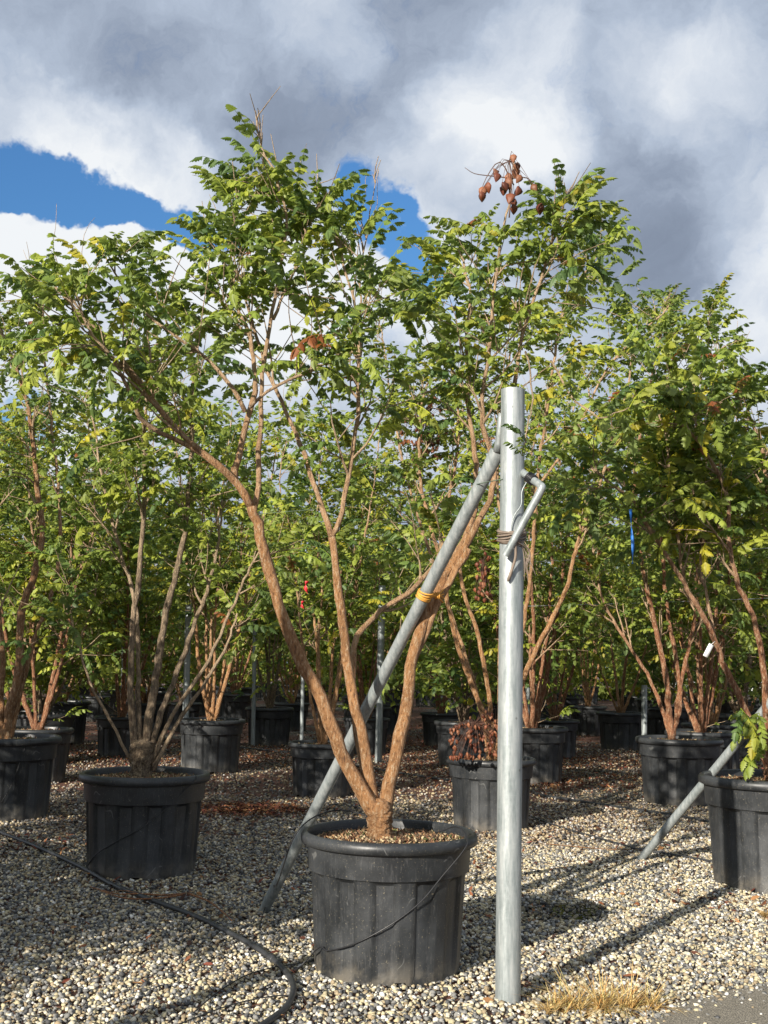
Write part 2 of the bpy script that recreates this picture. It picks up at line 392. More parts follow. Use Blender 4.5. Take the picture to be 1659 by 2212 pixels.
class Tree:
    def __init__(s, seed, base=BK_OR, lod=0): s.rng = np.random.default_rng(seed); s.tb = MB(); s.spots = []; s.base = base; s.lod = lod
    def stem(s, pts, ra, rb, k=10):
        L = np.sum(np.linalg.norm(np.diff(pts, axis=0), axis=1)); n = max(6, int(L/.06))
        if s.lod == 2: n = max(4, int(L/.2))
        p = spline(pts, n); 
        if s.lod < 2: p[1:-1] += s.rng.normal(size=(n-2, 3))*.0035
        r = ra+(rb-ra)*np.linspace(0, 1, n)**.9
        if s.lod < 2: r = r*(1+.06*np.sin(np.linspace(0, L*17, n)+s.rng.random()*6)+s.rng.uniform(-.05, .05, n))
        s.tb.tube(p, r, k, bark_col(r, s.base), rng=s.rng, rough=.05 if k > 6 else 0); return p, r
    def shoot(s, p0, d0, L, r0_, level, up=.5, leaf=True, droop=0):
        rng = s.rng; n = max(5, int(L/(.08 if s.lod < 2 else .16))); p = np.array(p0, float); d = norm(np.array(d0, float)); pts = [p]
        for i in range(n-1):
            d = norm(d + rng.normal(size=3)*.10 + np.array([0, 0, up*.12-droop*.12*i/n])); p2_ = p+d*L/(n-1)
            if s.lim and i > 1 and not below(p2_+np.array([0, 0, .06])): break
            p = p2_; pts.append(p)
        n = len(pts)
        pts = np.array(pts); r = np.linspace(r0_, max(.0016, r0_*.3), n)
        s.tb.tube(pts, r, (5 if r0_ > .006 else 4) if s.lod < 2 else 3, bark_col(r, s.base), cap=False)
        if leaf: s.leafy(pts, .25 if level > 1 else .45, s.sp)
        return pts, r
    sp = .075; bl = 1.0; lim = False
    def leafy(s, pts, t0, step, rr=1.0):
        rng = s.rng; seg = np.linalg.norm(np.diff(pts, axis=0), axis=1); cum = np.concatenate([[0], np.cumsum(seg)]); L = cum[-1]
        x = t0*L
        while x < L:
            i = min(len(seg)-1, np.searchsorted(cum, x)-1 if x > 0 else 0); f = (x-cum[i])/max(seg[i], 1e-6)
            q = pts[i]*(1-f)+pts[i+1]*f; d = norm(pts[i+1]-pts[i])
            o = norm(perp(d, rng)*1.0 + d*.35 + np.array([0, 0, .18])); s.spots.append((q, o)); x += step*rng.uniform(.6, 1.5)
        d = norm(pts[-1]-pts[-2])
        for _ in range(2): s.spots.append((pts[-1], norm(d+perp(d, rng)*.7)))
    def branch_out(s, pts, r, t0=.4, n1=8, L1=(.5, 1.0), n2=3, L2=(.2, .45), ang=(25, 50), up=.6, tip=True, t1=1.0):
        rng = s.rng; N = len(pts)
        for j in range(n1):
            tt = t0+(t1-t0)*(j+rng.random())/n1; i = min(N-2, int(tt*(N-1))); d = norm(pts[i+1]-pts[i]); a = radians(rng.uniform(*ang))
            dd = d*cos(a)+perp(d, rng)*sin(a); L = rng.uniform(*L1)*(1.1-.82*tt)*s.bl; rr = max(.0045, min(r[i]*.7, .011))
            q, r2 = s.shoot(pts[i], dd, L, rr, 1, up)
            for k in range(n2):
                t2 = rng.uniform(.2, .9); i2 = min(len(q)-2, int(t2*(len(q)-1))); d2 = norm(q[i2+1]-q[i2]); a2 = radians(rng.uniform(30, 60))
                s.shoot(q[i2], d2*cos(a2)+perp(d2, rng)*sin(a2), rng.uniform(*L2), max(.003, r2[i2]*.6), 2, up*.4, droop=.5)
        if tip: s.leafy(pts, .72, s.sp*1.1)
    def finish(s, root, origin, size=.26, yellow=.05, tone=1.0, keep=None):
        o = np.array(origin, float)
        s.tb.v = [v-o for v in s.tb.v]
        tr = s.tb.build('trunk', BARK, root)
        cb = MB(); sp = s.spots
        if s.lim: sp = [q for q in sp if below(q[0]+np.array([0, 0, .05+.05*s.rng.random()]))]
        add_leaves(cb, [(a-o, b) for a, b in sp], s.lod, s.rng, size, yellow, tone)
        cr = cb.build('crown', LEAF, root, smooth=False)
        return tr, cr

# ------------------------------------------------------------------ pots
PR = .385; PH = .585
def pot_mesh():
    body = MB(); K = 144; th = np.arange(K)*2*pi/K
    prof = [(.310, .0), (.312, .012), (.315, .05), (.335, .405), (.337, .420), (.350, .424), (.357, .535), (.358, .548), (.346, .548), (.320, .40), (.295, .03)]
    V = []
    for q, (r, z) in enumerate(prof):
        rr = np.full(K, r); zz = np.full(K, z)
        if q in (2, 3): rr = rr - np.where(((np.arange(K) % 12) >= 6), .013, 0)
        if q in (0, 1): 
            m = (np.arange(K) % 36 < 4); zz = np.where(m, .022+z*.1, zz)
        V.append(np.stack([rr*np.cos(th), rr*np.sin(th), zz], 1))
    V = np.concatenate(V); n = len(prof); i = np.arange(n-1)[:, None]*K; j = np.arange(K)[None]; j2 = (j+1) % K
    body.add(V, np.stack([i+j, i+j2, i+K+j2, i+K+j], -1).reshape(-1), np.full((n-1)*K, 4))
    body.add(V[-K:], np.arange(K)[::-1], [K])
    rim = MB(); prof = [(.356, .530), (.372, .528), (.382, .534), (.386, .548), (.385, .562), (.378, .574), (.366, .580), (.356, .576), (.352, .566), (.350, .545)]
    V = np.concatenate([np.stack([r*np.cos(th), r*np.sin(th), np.full(K, z)], 1) for r, z in prof]); n = len(prof); i = np.arange(n-1)[:, None]*K
    rim.add(V, np.stack([i+j, i+j2, i+K+j2, i+K+j], -1).reshape(-1), np.full((n-1)*K, 4))
    return body, rim
def flat_edges(o, ang=40):
    me = o.data
    try: me.set_sharp_from_angle(angle=radians(ang))
    except Exception: pass
def ico():
    ph = (1+5**.5)/2
    v = np.array([(-1, ph, 0), (1, ph, 0), (-1, -ph, 0), (1, -ph, 0), (0, -1, ph), (0, 1, ph), (0, -1, -ph), (0, 1, -ph), (ph, 0, -1), (ph, 0, 1), (-ph, 0, -1), (-ph, 0, 1)], float)
    v /= np.linalg.norm(v[0])
    f = [0,11,5, 0,5,1, 0,1,7, 0,7,10, 0,10,11, 1,5,9, 5,11,4, 11,10,2, 10,7,6, 7,1,8, 3,9,4, 3,4,2, 3,2,6, 3,6,8, 3,8,9, 4,9,5, 2,4,11, 6,2,10, 8,6,7, 9,8,1]
    return v, np.array(f), np.full(20, 3)
def stone_templates(rng, n=8, small=False):
    out = []
    for _ in range(n):
        if small:
            v = np.array([(1, 0, 0), (-1, 0, 0), (0, 1, 0), (0, -1, 0), (0, 0, 1), (0, 0, -1)], float)*rng.uniform(.75, 1.2, (6, 1)); v += rng.normal(size=v.shape)*.15
            f = np.array([0,2,4, 2,1,4, 1,3,4, 3,0,4, 2,0,5, 1,2,5, 3,1,5, 0,3,5]); l = np.full(8, 3)
        else:
            v, f, l = ico(); v = v*rng.uniform(.78, 1.15, (12, 1))
            for _c in range(3):                                   # broken faces
                d = norm(rng.normal(size=3)); h = rng.uniform(.38, .68); k = v@d; v = v-np.outer(np.maximum(k-h, 0), d)
        out.append((v*np.array([1, rng.uniform(.65, .9), rng.uniform(.5, .75)]), f, l))
    return out
def rand_rot(n, rng):
    q = rng.normal(size=(n, 4)); q /= np.linalg.norm(q, axis=1)[:, None]; a, b, c, d = q.T
    return np.stack([np.stack([1-2*(c*c+d*d), 2*(b*c-a*d), 2*(b*d+a*c)], -1), np.stack([2*(b*c+a*d), 1-2*(b*b+d*d), 2*(c*d-a*b)], -1), np.stack([2*(b*d-a*c), 2*(c*d+a*b), 1-2*(b*b+c*c)], -1)], 1)
SR = np.random.default_rng(11)
ST = stone_templates(SR); STS = stone_templates(SR, small=True)
def soil_mesh(big=True):
    mb = MB(); rng = np.random.default_rng(3); K = 40; NR = 8; V = [(0, 0, .545)]; th = np.arange(K)*2*pi/K
    for i in range(1, NR+1):
        r = .352*i/NR; V += [(r*cos(a), r*sin(a), .545-.02*(i/NR)+rng.uniform(-.006, .006)) for a in th]
    f = []; l = []
    for j in range(K): f += [0, 1+j, 1+(j+1) % K]; l.append(3)
    for i in range(NR-1):
        for j in range(K): a = 1+i*K; f += [a+j, a+K+j, a+K+(j+1) % K, a+(j+1) % K]; l.append(4)
    mb.add(V, f, l, (.055, .035, .02))
    n = 2600 if big else 700; r = .345*np.sqrt(rng.random(n)); a = rng.random(n)*2*pi
    Pm = np.stack([r*np.cos(a), r*np.sin(a), .548-.02*(r/.35)+rng.random(n)*.012], 1); C = np.array([(.26, .15, .07), (.15, .07, .035), (.46, .36, .21), (.07, .045, .025), (.07, .08, .02)])[rng.choice(5, n, p=[.3, .25, .22, .15, .08])]*rng.uniform(.7, 1.2, (n, 1))
    ti = rng.integers(0, 8, n); S = rng.uniform(.005, .012, n)*(1 if big else 1.6); R = rand_rot(n, rng); S3 = np.stack([S*1.5, S, S*.5], 1)
    for k in range(8):
        m = ti == k; mb.inst(*STS[k], Pm[m], R[m], S3[m], C[m])
    return mb
_b, _r = pot_mesh(); PB = _b.build('pot', POT); flat_edges(PB, 35); RB = _r.build('rim', POT); 
SB = soil_mesh(True).build('soil', SOIL, smooth=False); SS = soil_mesh(False).build('soil', SOIL, smooth=False)
for o in (PB, RB, SB, SS): COL.objects.unlink(o)
def add_pot(root, s=1.0, big=False, rz=0):
    p = PB.copy(); COL.objects.link(p); p.parent = root; p.scale = (s, s, s); p.rotation_euler = (0, 0, rz)
    r = RB.copy(); COL.objects.link(r); r.parent = p
    q = (SB if big else SS).copy(); COL.objects.link(q); q.parent = root; q.scale = (s, s, s); q.rotation_euler = (0, 0, rz)
def copy_tree(o, parent=None):
    c = o.copy(); COL.objects.link(c)
    if parent: c.parent = parent
    for ch in o.children: copy_tree(ch, c)
    return c

def potpos(cx, wpx, yb):
    """centre of a pot from its foot line and rim width"""
    g = G(cx, yb); s = 1.0
    for _ in range(4):
        Yc = g[1]+.30*s; s = wpx*(Yc*cos(PITCH))/F/(2*PR); 
    s = min(1.12, max(.88, s)); Yc = g[1]+.30*s; X = g[0]*Yc/g[1]
    return np.array([X, Yc, 0]), s

# ------------------------------------------------------------------ ground
gm = MB(); gm.add([(-300, -60, 0), (300, -60, 0), (300, 500, 0), (-300, 500, 0)], [0, 1, 2, 3], [4]); g = gm.build('ground', GROUND, smooth=False); tag(g, kind='structure')
# asphalt at the near right corner
a0, a1, a2, a3 = G(1380, 2225), G(1520, 2150), G(1760, 2105), G(1760, 2600)
am = MB(); Z = np.array([0, 0, .012]); edge = spline([G(1330, 2300), G(1400, 2215), G(1500, 2165), G(1600, 2140), G(1800, 2105)], 60)
er = np.random.default_rng(2); edge = edge+er.normal(size=edge.shape)*np.array([.012, .012, 0])
poly = [e+Z for e in edge]+[np.array([8, 3.5, .012]), np.array([8, -6, .012]), np.array([.2, -6, .012])]
am.add(poly, list(range(len(poly)))[::-1], [len(poly)]); o = am.build('asphalt', ASPH, smooth=False); tag(o, kind='structure')
# puddle
pc = G(1190, 1972); pm = MB(); th = np.linspace(0, 2*pi, 40, endpoint=False); er = np.random.default_rng(8)
rr = 1+.18*np.sin(3*th+1)+.12*np.sin(5*th)+.05*er.normal(size=40)
pv = np.stack([pc[0]+rr*.33*np.cos(th)+.1*np.sin(th), pc[1]+rr*.26*np.sin(th), np.full(40, .011)], 1)
pm.add(pv, list(range(40)), [40]); o = pm.build('puddle', WATER, smooth=False); tag(o, kind='structure')

def gravel():
    rng = np.random.default_rng(21); 
    PAL = np.array([(.50, .43, .27), (.60, .54, .41), (.22, .215, .20), (.085, .085, .085), (.32, .25, .155), (.66, .64, .59)])
    mb = MB(); tot = 0
    for (y0, y1, dens, sz, tpl) in ((4.0, 6.6, 4600, (.0055, .0170), ST), (6.6, 8.6, 3000, (.009, .017), ST), (8.6, 11, 1300, (.011, .020), ST), (11, 18, 260, (.014, .022), STS)):
        xw = .37*y1+.3; n = int((y1-y0)*2*xw*dens)
        p = np.stack([rng.uniform(-xw, xw, n), rng.uniform(y0, y1, n)], 1)
        p = p[np.abs(p[:, 0]) < .36*p[:, 1]+.35]
        # keep the asphalt clear
        ed = edge[:, :2]; ex = np.interp(p[:, 0], ed[:, 0], ed[:, 1], left=-9, right=ed[-1, 1]+.0)
        sp = rng.random(len(p)) < .06+.7*np.exp((p[:, 1]-ex)/.05)
        p = p[(p[:, 1] > ex-.03) | sp]
        n = len(p); pud = np.hypot((p[:, 0]-pc[0])/.33, (p[:, 1]-pc[1])/.25)+.25*np.sin(p[:, 0]*14)*np.sin(p[:, 1]*11)+rng.normal(size=n)*.16 < .95
        S = rng.uniform(sz[0], sz[1], n)*rng.uniform(.75, 1.15, n); z = S*.25+rng.uniform(0, .012, n); z = np.where(pud, z-.010+rng.uniform(0, .016, n), z)
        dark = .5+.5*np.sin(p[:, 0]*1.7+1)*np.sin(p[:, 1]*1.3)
        lft_shade = np.clip((-p[:, 0]+.1)*.5, 0, .42)*np.clip((p[:, 1]-4.9)*1.5, .25, 1)  # left side's shade and wet look put into the colours as darker stones
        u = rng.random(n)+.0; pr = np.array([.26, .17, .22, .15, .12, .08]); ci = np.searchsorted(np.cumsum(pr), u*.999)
        sw = rng.random(n) < (.12*dark+lft_shade); ci = np.where(sw, rng.choice([2, 3, 2, 4], n), ci)
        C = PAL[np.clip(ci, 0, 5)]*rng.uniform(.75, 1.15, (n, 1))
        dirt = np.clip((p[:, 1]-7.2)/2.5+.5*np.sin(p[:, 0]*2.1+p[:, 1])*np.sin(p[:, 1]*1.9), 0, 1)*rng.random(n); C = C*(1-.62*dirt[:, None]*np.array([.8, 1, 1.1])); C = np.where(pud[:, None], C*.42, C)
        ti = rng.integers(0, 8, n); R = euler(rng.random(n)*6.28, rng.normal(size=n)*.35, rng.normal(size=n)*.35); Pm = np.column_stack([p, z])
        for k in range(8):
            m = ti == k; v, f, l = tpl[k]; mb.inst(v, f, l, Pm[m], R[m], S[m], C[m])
        tot += n
    print('stones', tot)
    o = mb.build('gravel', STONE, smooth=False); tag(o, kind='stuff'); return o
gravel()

def litter():
    rng = np.random.default_rng(31); mb = MB()
    pts = []
    def patch(px, py, sx, sy, n):
        c = G(px, py); pts.append(c[:2]+rng.normal(size=(n, 2))*np.array([sx, sy]))
    patch(545, 1752, .26, .24, 1900); patch(60, 1830, .3, .25, 260); patch(100, 1640, .6, .9, 700); patch(350, 1610, .9, 1.2, 700)
    patch(860, 1650, .55, 1.3, 1300); patch(900, 1600, 1.0, 2.0, 1500); patch(1300, 1650, .8, 1.4, 1500); patch(1200, 1700, .25, .3, 260); patch(560, 1640, .6, .9, 900)
    patch(600, 2050, 1.2, .8, 170); patch(1300, 1850, .9, .8, 120); patch(1600, 1960, .3, .2, 90); patch(850, 1870, .6, .6, 90); patch(470, 1900, .6, .5, 180)
    patch(1350, 1640, 2.5, 3, 3500); patch(300, 1560, 2.5, 3, 3500); patch(850, 1600, 2.2, 3, 3500); patch(1350, 1690, 1.2, .6, 1300); patch(250, 1640, 1.0, .6, 800)
    p = np.concatenate(pts); p = p[p[:, 1] > 3.8]; n = len(p)
    tv = np.array([(-1, 0, 0), (-.3, .42, .12), (.5, .3, .2), (1, 0, .1), (.4, -.35, .15), (-.4, -.4, .05), (0, 0, .0)], float)
    tf = np.array([0, 6, 1, 1, 6, 2, 2, 6, 3, 3, 6, 4, 4, 6, 5, 5, 6, 0]); tl = np.full(6, 3)
    S = rng.uniform(.012, .032, n); S3 = np.stack([S, S*rng.uniform(.4, 1, n), S*rng.uniform(.3, 1.4, n)], 1)
    C = np.array([(.17, .05, .03), (.10, .035, .02), (.24, .09, .04), (.3, .15, .06), (.06, .03, .02)])[rng.integers(0, 5, n)]*rng.uniform(.6, 1.3, (n, 1))
    R = euler(rng.random(n)*6.28, rng.normal(size=n)*.4, rng.normal(size=n)*.5)
    mb.inst(tv, tf, tl, np.column_stack([p, rng.uniform(.012, .03, n)]), R, S3, C)
    o = mb.build('leaf_litter', LITTER, smooth=False); tag(o, 'reddish brown dead leaves scattered over the gravel', kind='stuff')
litter()

# ------------------------------------------------------------------ traced trees
def pxstem(T, pts, Y0, Y1, ra, rb, k=10):
    n = len(pts); u = np.linspace(0, 1, n)
    q = [P(x, y, Y0+(Y1-Y0)*uu) for (x, y), uu in zip(pts, u)]
    return T.stem(np.array(q), ra, rb, k)
def stump(T, c, z0, z1, ra, rb, lean=(0, 0)):
    n = 9; z = np.linspace(z0, z1, n); u = np.linspace(0, 1, n)
    p = np.stack([c[0]+lean[0]*u, c[1]+lean[1]*u, z], 1); r = ra+(rb-ra)*u; r = r*(1+.08*np.sin(u*9)); r[0] *= 1.15
    r = np.append(r, [rb*.8, rb*.35]); p = np.vstack([p, p[-1]+[0, 0, .025], p[-1]+[0, 0, .04]])
    q = np.linspace(0, 1, 34); pp_ = np.stack([np.interp(q, np.linspace(0, 1, len(p)), p[:, k]) for k in range(3)], 1)
    T.tb.tube(pp_, np.interp(q, np.linspace(0, 1, len(r)), r), 30, T.base*.9, rng=T.rng, rough=.15)

VARS = {}
# --- main tree
c0, s0 = potpos(829, 373, 2135); Y = c0[1]; c0[0] = P(841, 1795, Y)[0]
root = empty('potted_tree', c0); tag(root, 'tallest multi-stemmed orange-barked tree in the grey front centre pot, tied to a slanting pole', 'potted tree', 'trees growing in black pots')
add_pot(root, s0, True, .1)
T = Tree(101, BK_OR, 0); T.sp = .35; T.bl = .78; T.lim = True
sb = P(820, 1790, Y); stump(T, sb, .50, .67, .058, .050)
B = (820, 1735)
p1, r1 = pxstem(T, [(815, 1765), (780, 1705), (745, 1645), (718, 1575), (688, 1500), (645, 1415), (612, 1330), (582, 1230), (560, 1145), (543, 1095)], Y, Y-.10, .034, .022, 14)
a, b = pxstem(T, [(543, 1095), (510, 1045), (478, 1010), (430, 975), (380, 925), (330, 865), (285, 805), (240, 750), (195, 700), (150, 655), (118, 618)], Y-.1, Y-.35, .019, .006); T.branch_out(a, b, .38, 10, (.35, .8), 2)
a, b = pxstem(T, [(478, 1010), (410, 965), (350, 935), (305, 905), (285, 860), (262, 805), (235, 765), (200, 720), (165, 640)], Y-.12, Y-.6, .013, .005); T.branch_out(a, b, .45, 6, (.35, .7), 2)
a, b = pxstem(T, [(506, 1040), (517, 980), (535, 900), (548, 850), (549, 790), (543, 740), (525, 690), (505, 640), (500, 570), (505, 480), (503, 420)], Y-.1, Y+.1, .016, .004); T.branch_out(a, b, .48, 9, (.3, .65), 2)
a, b = pxstem(T, [(530, 890), (500, 835), (465, 790), (400, 740), (330, 690), (270, 620), (230, 560)], Y-.1, Y-.2, .011, .004); T.branch_out(a, b, .35, 7, (.3, .65), 2)
a, b = pxstem(T, [(540, 880), (572, 848), (620, 822), (680, 796), (740, 760)], Y-.1, Y-.3, .009, .004); T.branch_out(a, b, .5, 4, (.2, .4), 2)
a, b = pxstem(T, [(548, 1100), (562, 1040), (558, 980), (562, 900), (566, 820), (576, 740), (590, 660), (602, 600), (615, 520), (616, 450), (598, 390), (572, 330), (556, 285), (552, 240)], Y-.05, Y+.05, .014, .003); T.branch_out(a, b, .45, 11, (.25, .5), 2); T.leafy(a, .88, .04)
a, b = pxstem(T, [(590, 690), (610, 640), (650, 560), (665, 500), (690, 440), (680, 375)], Y, Y+.1, .008, .002); T.branch_out(a, b, .3, 6, (.2, .4), 2)
p2, r2 = pxstem(T, [(818, 1765), (800, 1700), (787, 1610), (770, 1530), (750, 1440), (742, 1350), (732, 1280), (722, 1200), (716, 1160)], Y+.03, Y+.05, .028, .016, 12)
a, b = pxstem(T, [(716, 1160), (692, 1085), (667, 1012), (645, 950), (618, 888), (597, 845), (575, 790), (552, 720), (535, 660), (515, 600), (470, 540), (430, 500)], Y+.05, Y+.3, .014, .004); T.branch_out(a, b, .45, 10, (.3, .7), 2)
a, b = pxstem(T, [(716, 1160), (737, 1110), (752, 1040), (766, 960), (773, 870), (775, 790), (772, 720), (760, 640), (740, 560), (720, 480), (700, 420)], Y+.05, Y+.1, .013, .004); T.branch_out(a, b, .2, 14, (.3, .65), 2)
a, b = pxstem(T, [(775, 790), (782, 700), (778, 620), (785, 540), (800, 460), (818, 365)], Y+.1, Y+.1, .007, .0016); T.branch_out(a, b, .1, 6, (.25, .5), 2, tip=False)
a, b = pxstem(T, [(812, 1760), (790, 1690), (772, 1600), (760, 1500), (762, 1410), (772, 1372), (802, 1340), (835, 1308), (890, 1275), (935, 1225), (960, 1160)], Y+.08, Y+.5, .019, .010); T.branch_out(a, b, .7, 5, (.4, .7), 2)
# right stem
a, b = pxstem(T, [(828, 1765), (842, 1690), (857, 1630), (870, 1565), (882, 1500), (890, 1430), (905, 1370), (926, 1305), (945, 1275), (960, 1245)], Y+.02, Y+.14, .032, .022, 14)
a, b = pxstem(T, [(890, 1440), (912, 1380), (940, 1320), (965, 1270), (992, 1215), (1012, 1185)], Y+.1, Y+.12, .014, .017, 12)
a, b = pxstem(T, [(955, 1250), (990, 1190), (1022, 1120), (1030, 1050), (1026, 980), (1014, 900), (1008, 800), (1010, 700), (1015, 620), (990, 540)], Y+.14, Y+.3, .018, .005); T.branch_out(a, b, .5, 10, (.3, .6), 2)
a, b = pxstem(T, [(960, 1245), (1005, 1180), (1040, 1115), (1062, 1060), (1064, 1000), (1046, 930), (1040, 870), (1052, 790), (1062, 700), (1072, 600), (1088, 500), (1102, 430), (1110, 350)], Y+.14, Y, .018, .0035); T.branch_out(a, b, .42, 8, (.3, .55), 2, tip=False, t1=.80)
s3top = a
for pts in ([(790, 600), (783, 520), (785, 440), (795, 362)], [(785, 540), (800, 490), (815, 430), (818, 366)], [(540, 395), (500, 388), (460, 386), (415, 378)], [(480, 480), (465, 450), (452, 420)], [(560, 320), (556, 280), (552, 238)], [(200, 640), (175, 560), (185, 500), (205, 470)], [(160, 640), (120, 560), (118, 500), (122, 440)], [(620, 400), (650, 350), (662, 310)]):
    pxstem(T, pts, Y+.1, Y+.12, .0022, .0009, 4)
q = np.array([P(1135, 760, Y), P(1150, 820, 4.75), P(1148, 880, 4.5), P(1138, 930, 4.42), P(1128, 985, 4.42)]); q, r = T.stem(q, .005, .002, 5)
for i in (10, 14, 18, -3, -1): T.spots.append((q[min(i, len(q)-1)], norm(np.array([T.rng.uniform(-.8, .8), -.3, .2]))))
q = np.array([P(1190, 780, Y), P(1240, 860, 4.7), P(1300, 900, 4.6), P(1360, 880, 4.6)]); q, r = T.stem(q, .006, .002, 5); T.leafy(q, .2, .06)
a, b = pxstem(T, [(1046, 1050), (1085, 960), (1108, 850), (1128, 730), (1158, 630), (1188, 540), (1212, 460), (1220, 410)], Y+.14, Y+.05, .013, .004); T.branch_out(a, b, .42, 13, (.3, .6), 2)
for (x, y, dx) in ((1230, 440, .6), (1240, 470, .9), (1090, 450, -.9), (1200, 500, .8), (1150, 560, .8), (1040, 480, -.8)):
    q = P(x, y, Y); 
    for k in range(3): T.spots.append((q+T.rng.normal(size=3)*.03, norm(np.array([dx, T.rng.uniform(-.6, .3), .35]))))
T.finish(root, c0, .18, .035)
# pods at the top
def pod_template(rng):
    rings = [(0, .02), (.12, .55), (.35, 1.0), (.6, .85), (.85, .4), (1, .02)]; K = 9; V = []
    for z, r in rings:
        for j in range(K):
            a = j*2*pi/K; rr = r*.30*(1+.42*cos(3*a)); V.append((rr*cos(a), rr*sin(a), -z))
    i = np.arange(len(rings)-1)[:, None]*K; j = np.arange(K)[None]; j2 = (j+1) % K
    return np.array(V), np.stack([i+j2, i+j, i+K+j, i+K+j2], -1).reshape(-1), np.full((len(rings)-1)*K, 4)
PT = pod_template(None)
def pods(pts, parent, origin, size=.055, dark=1.0, seed=1, name='seed_pod_cluster', stalk=None):
    rng = np.random.default_rng(seed); mb = MB(); pts = np.array(pts)-np.array(origin); n = len(pts)
    C = np.array([(.28, .085, .035), (.20, .055, .025), (.38, .15, .07)])[rng.integers(0, 3, n)]*rng.uniform(.7, 1.2, (n, 1))*dark
    R = euler(rng.random(n)*6.3, rng.normal(size=n)*.25, rng.normal(size=n)*.25)
    mb.inst(*PT, pts, R, size*rng.uniform(.75, 1.1, n), C)
    cen = pts.mean(0)+np.array([0, 0, .10])
    for q in pts: mb.tube(np.array([cen, (cen+q)/2+np.array([0, 0, .03]), q]), [.002, .0013, .001], 3, (.10, .05, .035), cap=False)
    if stalk is not None:
        for q in stalk: 
            mb.tube(spline(np.array(q)-np.array(origin), 10), np.linspace(.0035, .0012, 10), 4, (.12, .07, .05))
    o = mb.build(name, POD, parent, smooth=True); return o
topp = [(1110, 345), (1118, 362), (1070, 378), (1075, 385), (1100, 385), (1126, 390), (1045, 415), (1055, 405), (1085, 405), (1092, 410), (1107, 430), (1122, 415), (1112, 440), (1150, 410), (1170, 450), (1040, 425), (1098, 395), (1117, 375), (1108, 452)]
Yt = s3top[-1][1]
crown = [c for c in root.children if c.name.startswith('crown')][0]
pods([P(x, y-12, Yt-.12+.02*((i*7) % 5-2)) for i, (x, y) in enumerate(topp)], crown, c0, .058, .55, 4,
     stalk=[[P(1100, 470, Yt), P(1105, 400, Yt), P(1108, 345, Yt)], [P(1110, 400, Yt), P(1080, 350, Yt-.02), P(1050, 385, Yt-.03), P(1036, 425, Yt)], [P(1105, 385, Yt), P(1060, 380, Yt), P(1025, 375, Yt), P(1004, 362, Yt)], [P(1108, 385, Yt), P(1140, 385, Yt), P(1160, 410, Yt), P(1175, 440, Yt)]])

# --- left shaded tree in the near second row
def start(cx, wpx, yb, seed, base, lod, label, rimx=None, rimy=None, big=False):
    c, s = potpos(cx, wpx, yb); r = empty('potted_tree', c); tag(r, label, 'potted tree', 'trees growing in black pots'); add_pot(r, s, big, seed*.7)
    T = Tree(seed, base, lod); return r, c, s, T
r2_, c2, s2, T = start(304, 275, 1905, 202, BK_GR, 0, 'tree with many grey-brown stems from one stump in the large shaded left pot', big=True)
Y2 = c2[1]; T.lim = True; T.sp = .25; T.bl = .88
stump(T, P(305, 1665, Y2), .5, .76, .062, .07)
S = [([(296, 1640), (285, 1560), (283, 1480), (287, 1350), (300, 1250), (310, 1100), (312, 980), (316, 880), (330, 780)], -.1, .022, .008, .6, 9),
     ([(302, 1640), (300, 1540), (299, 1440), (296, 1330), (270, 1220), (240, 1120), (215, 1000), (200, 880)], .15, .016, .006, .55, 8),
     ([(310, 1640), (328, 1520), (345, 1410), (362, 1310), (385, 1220), (405, 1100), (412, 980), (415, 880), (420, 780)], .2, .026, .009, .6, 8),
     ([(318, 1640), (345, 1545), (385, 1445), (425, 1340), (450, 1270), (470, 1180), (480, 1080)], .3, .020, .007, .6, 5),
     ([(325, 1650), (385, 1525), (445, 1435), (500, 1315), (535, 1235), (565, 1185)], -.1, .013, .006, .7, 3),
     ([(285, 1650), (240, 1560), (195, 1475), (168, 1385), (150, 1310)], -.2, .009, .005, .8, 3),
     ([(330, 1665), (385, 1560), (440, 1480), (490, 1395), (512, 1325)], .1, .014, .006, .8, 2)]
for pts, dy, ra, rb, t0, n1 in S:
    a, b = pxstem(T, pts, Y2, Y2+dy, ra*1.15, rb, 10); T.branch_out(a, b, t0, n1, (.4, .9), 3)
T.finish(r2_, c2, .20, .03, 1.0)

# --- leftmost tree, pot cut by the frame
r3_, c3, s3, T = start(5, 236, 1778, 303, BK_OR*.8, 0, 'potted tree at the left edge with its pot cut off by the frame')
Y3 = c3[1]; T.lim = True; T.sp = .26; T.bl = .75
for pts, dy, ra, rb, t0, n1 in [([(12, 1620), (22, 1530), (42, 1440), (47, 1320), (75, 1240), (92, 1150), (80, 1050), (68, 930), (50, 840), (20, 760), (-10, 690)], -.1, .042, .010, .55, 12),
     ([(5, 1620), (2, 1500), (5, 1400), (-15, 1250), (-40, 1050), (-60, 850), (-50, 700)], .1, .03, .008, .4, 9),
     ([(20, 1600), (55, 1450), (78, 1370), (110, 1290), (130, 1180), (125, 1050), (110, 900), (95, 760), (90, 640), (70, 570)], .2, .024, .006, .5, 11),
     ([(10, 1600), (-30, 1400), (-60, 1200), (-110, 1000), (-140, 800)], .2, .03, .01, .4, 8)]:
    a, b = pxstem(T, pts, Y3, Y3+dy, ra, rb, 10); T.branch_out(a, b, t0, n1, (.4, .9), 3)
T.finish(r3_, c3, .195, .03, 1.0)

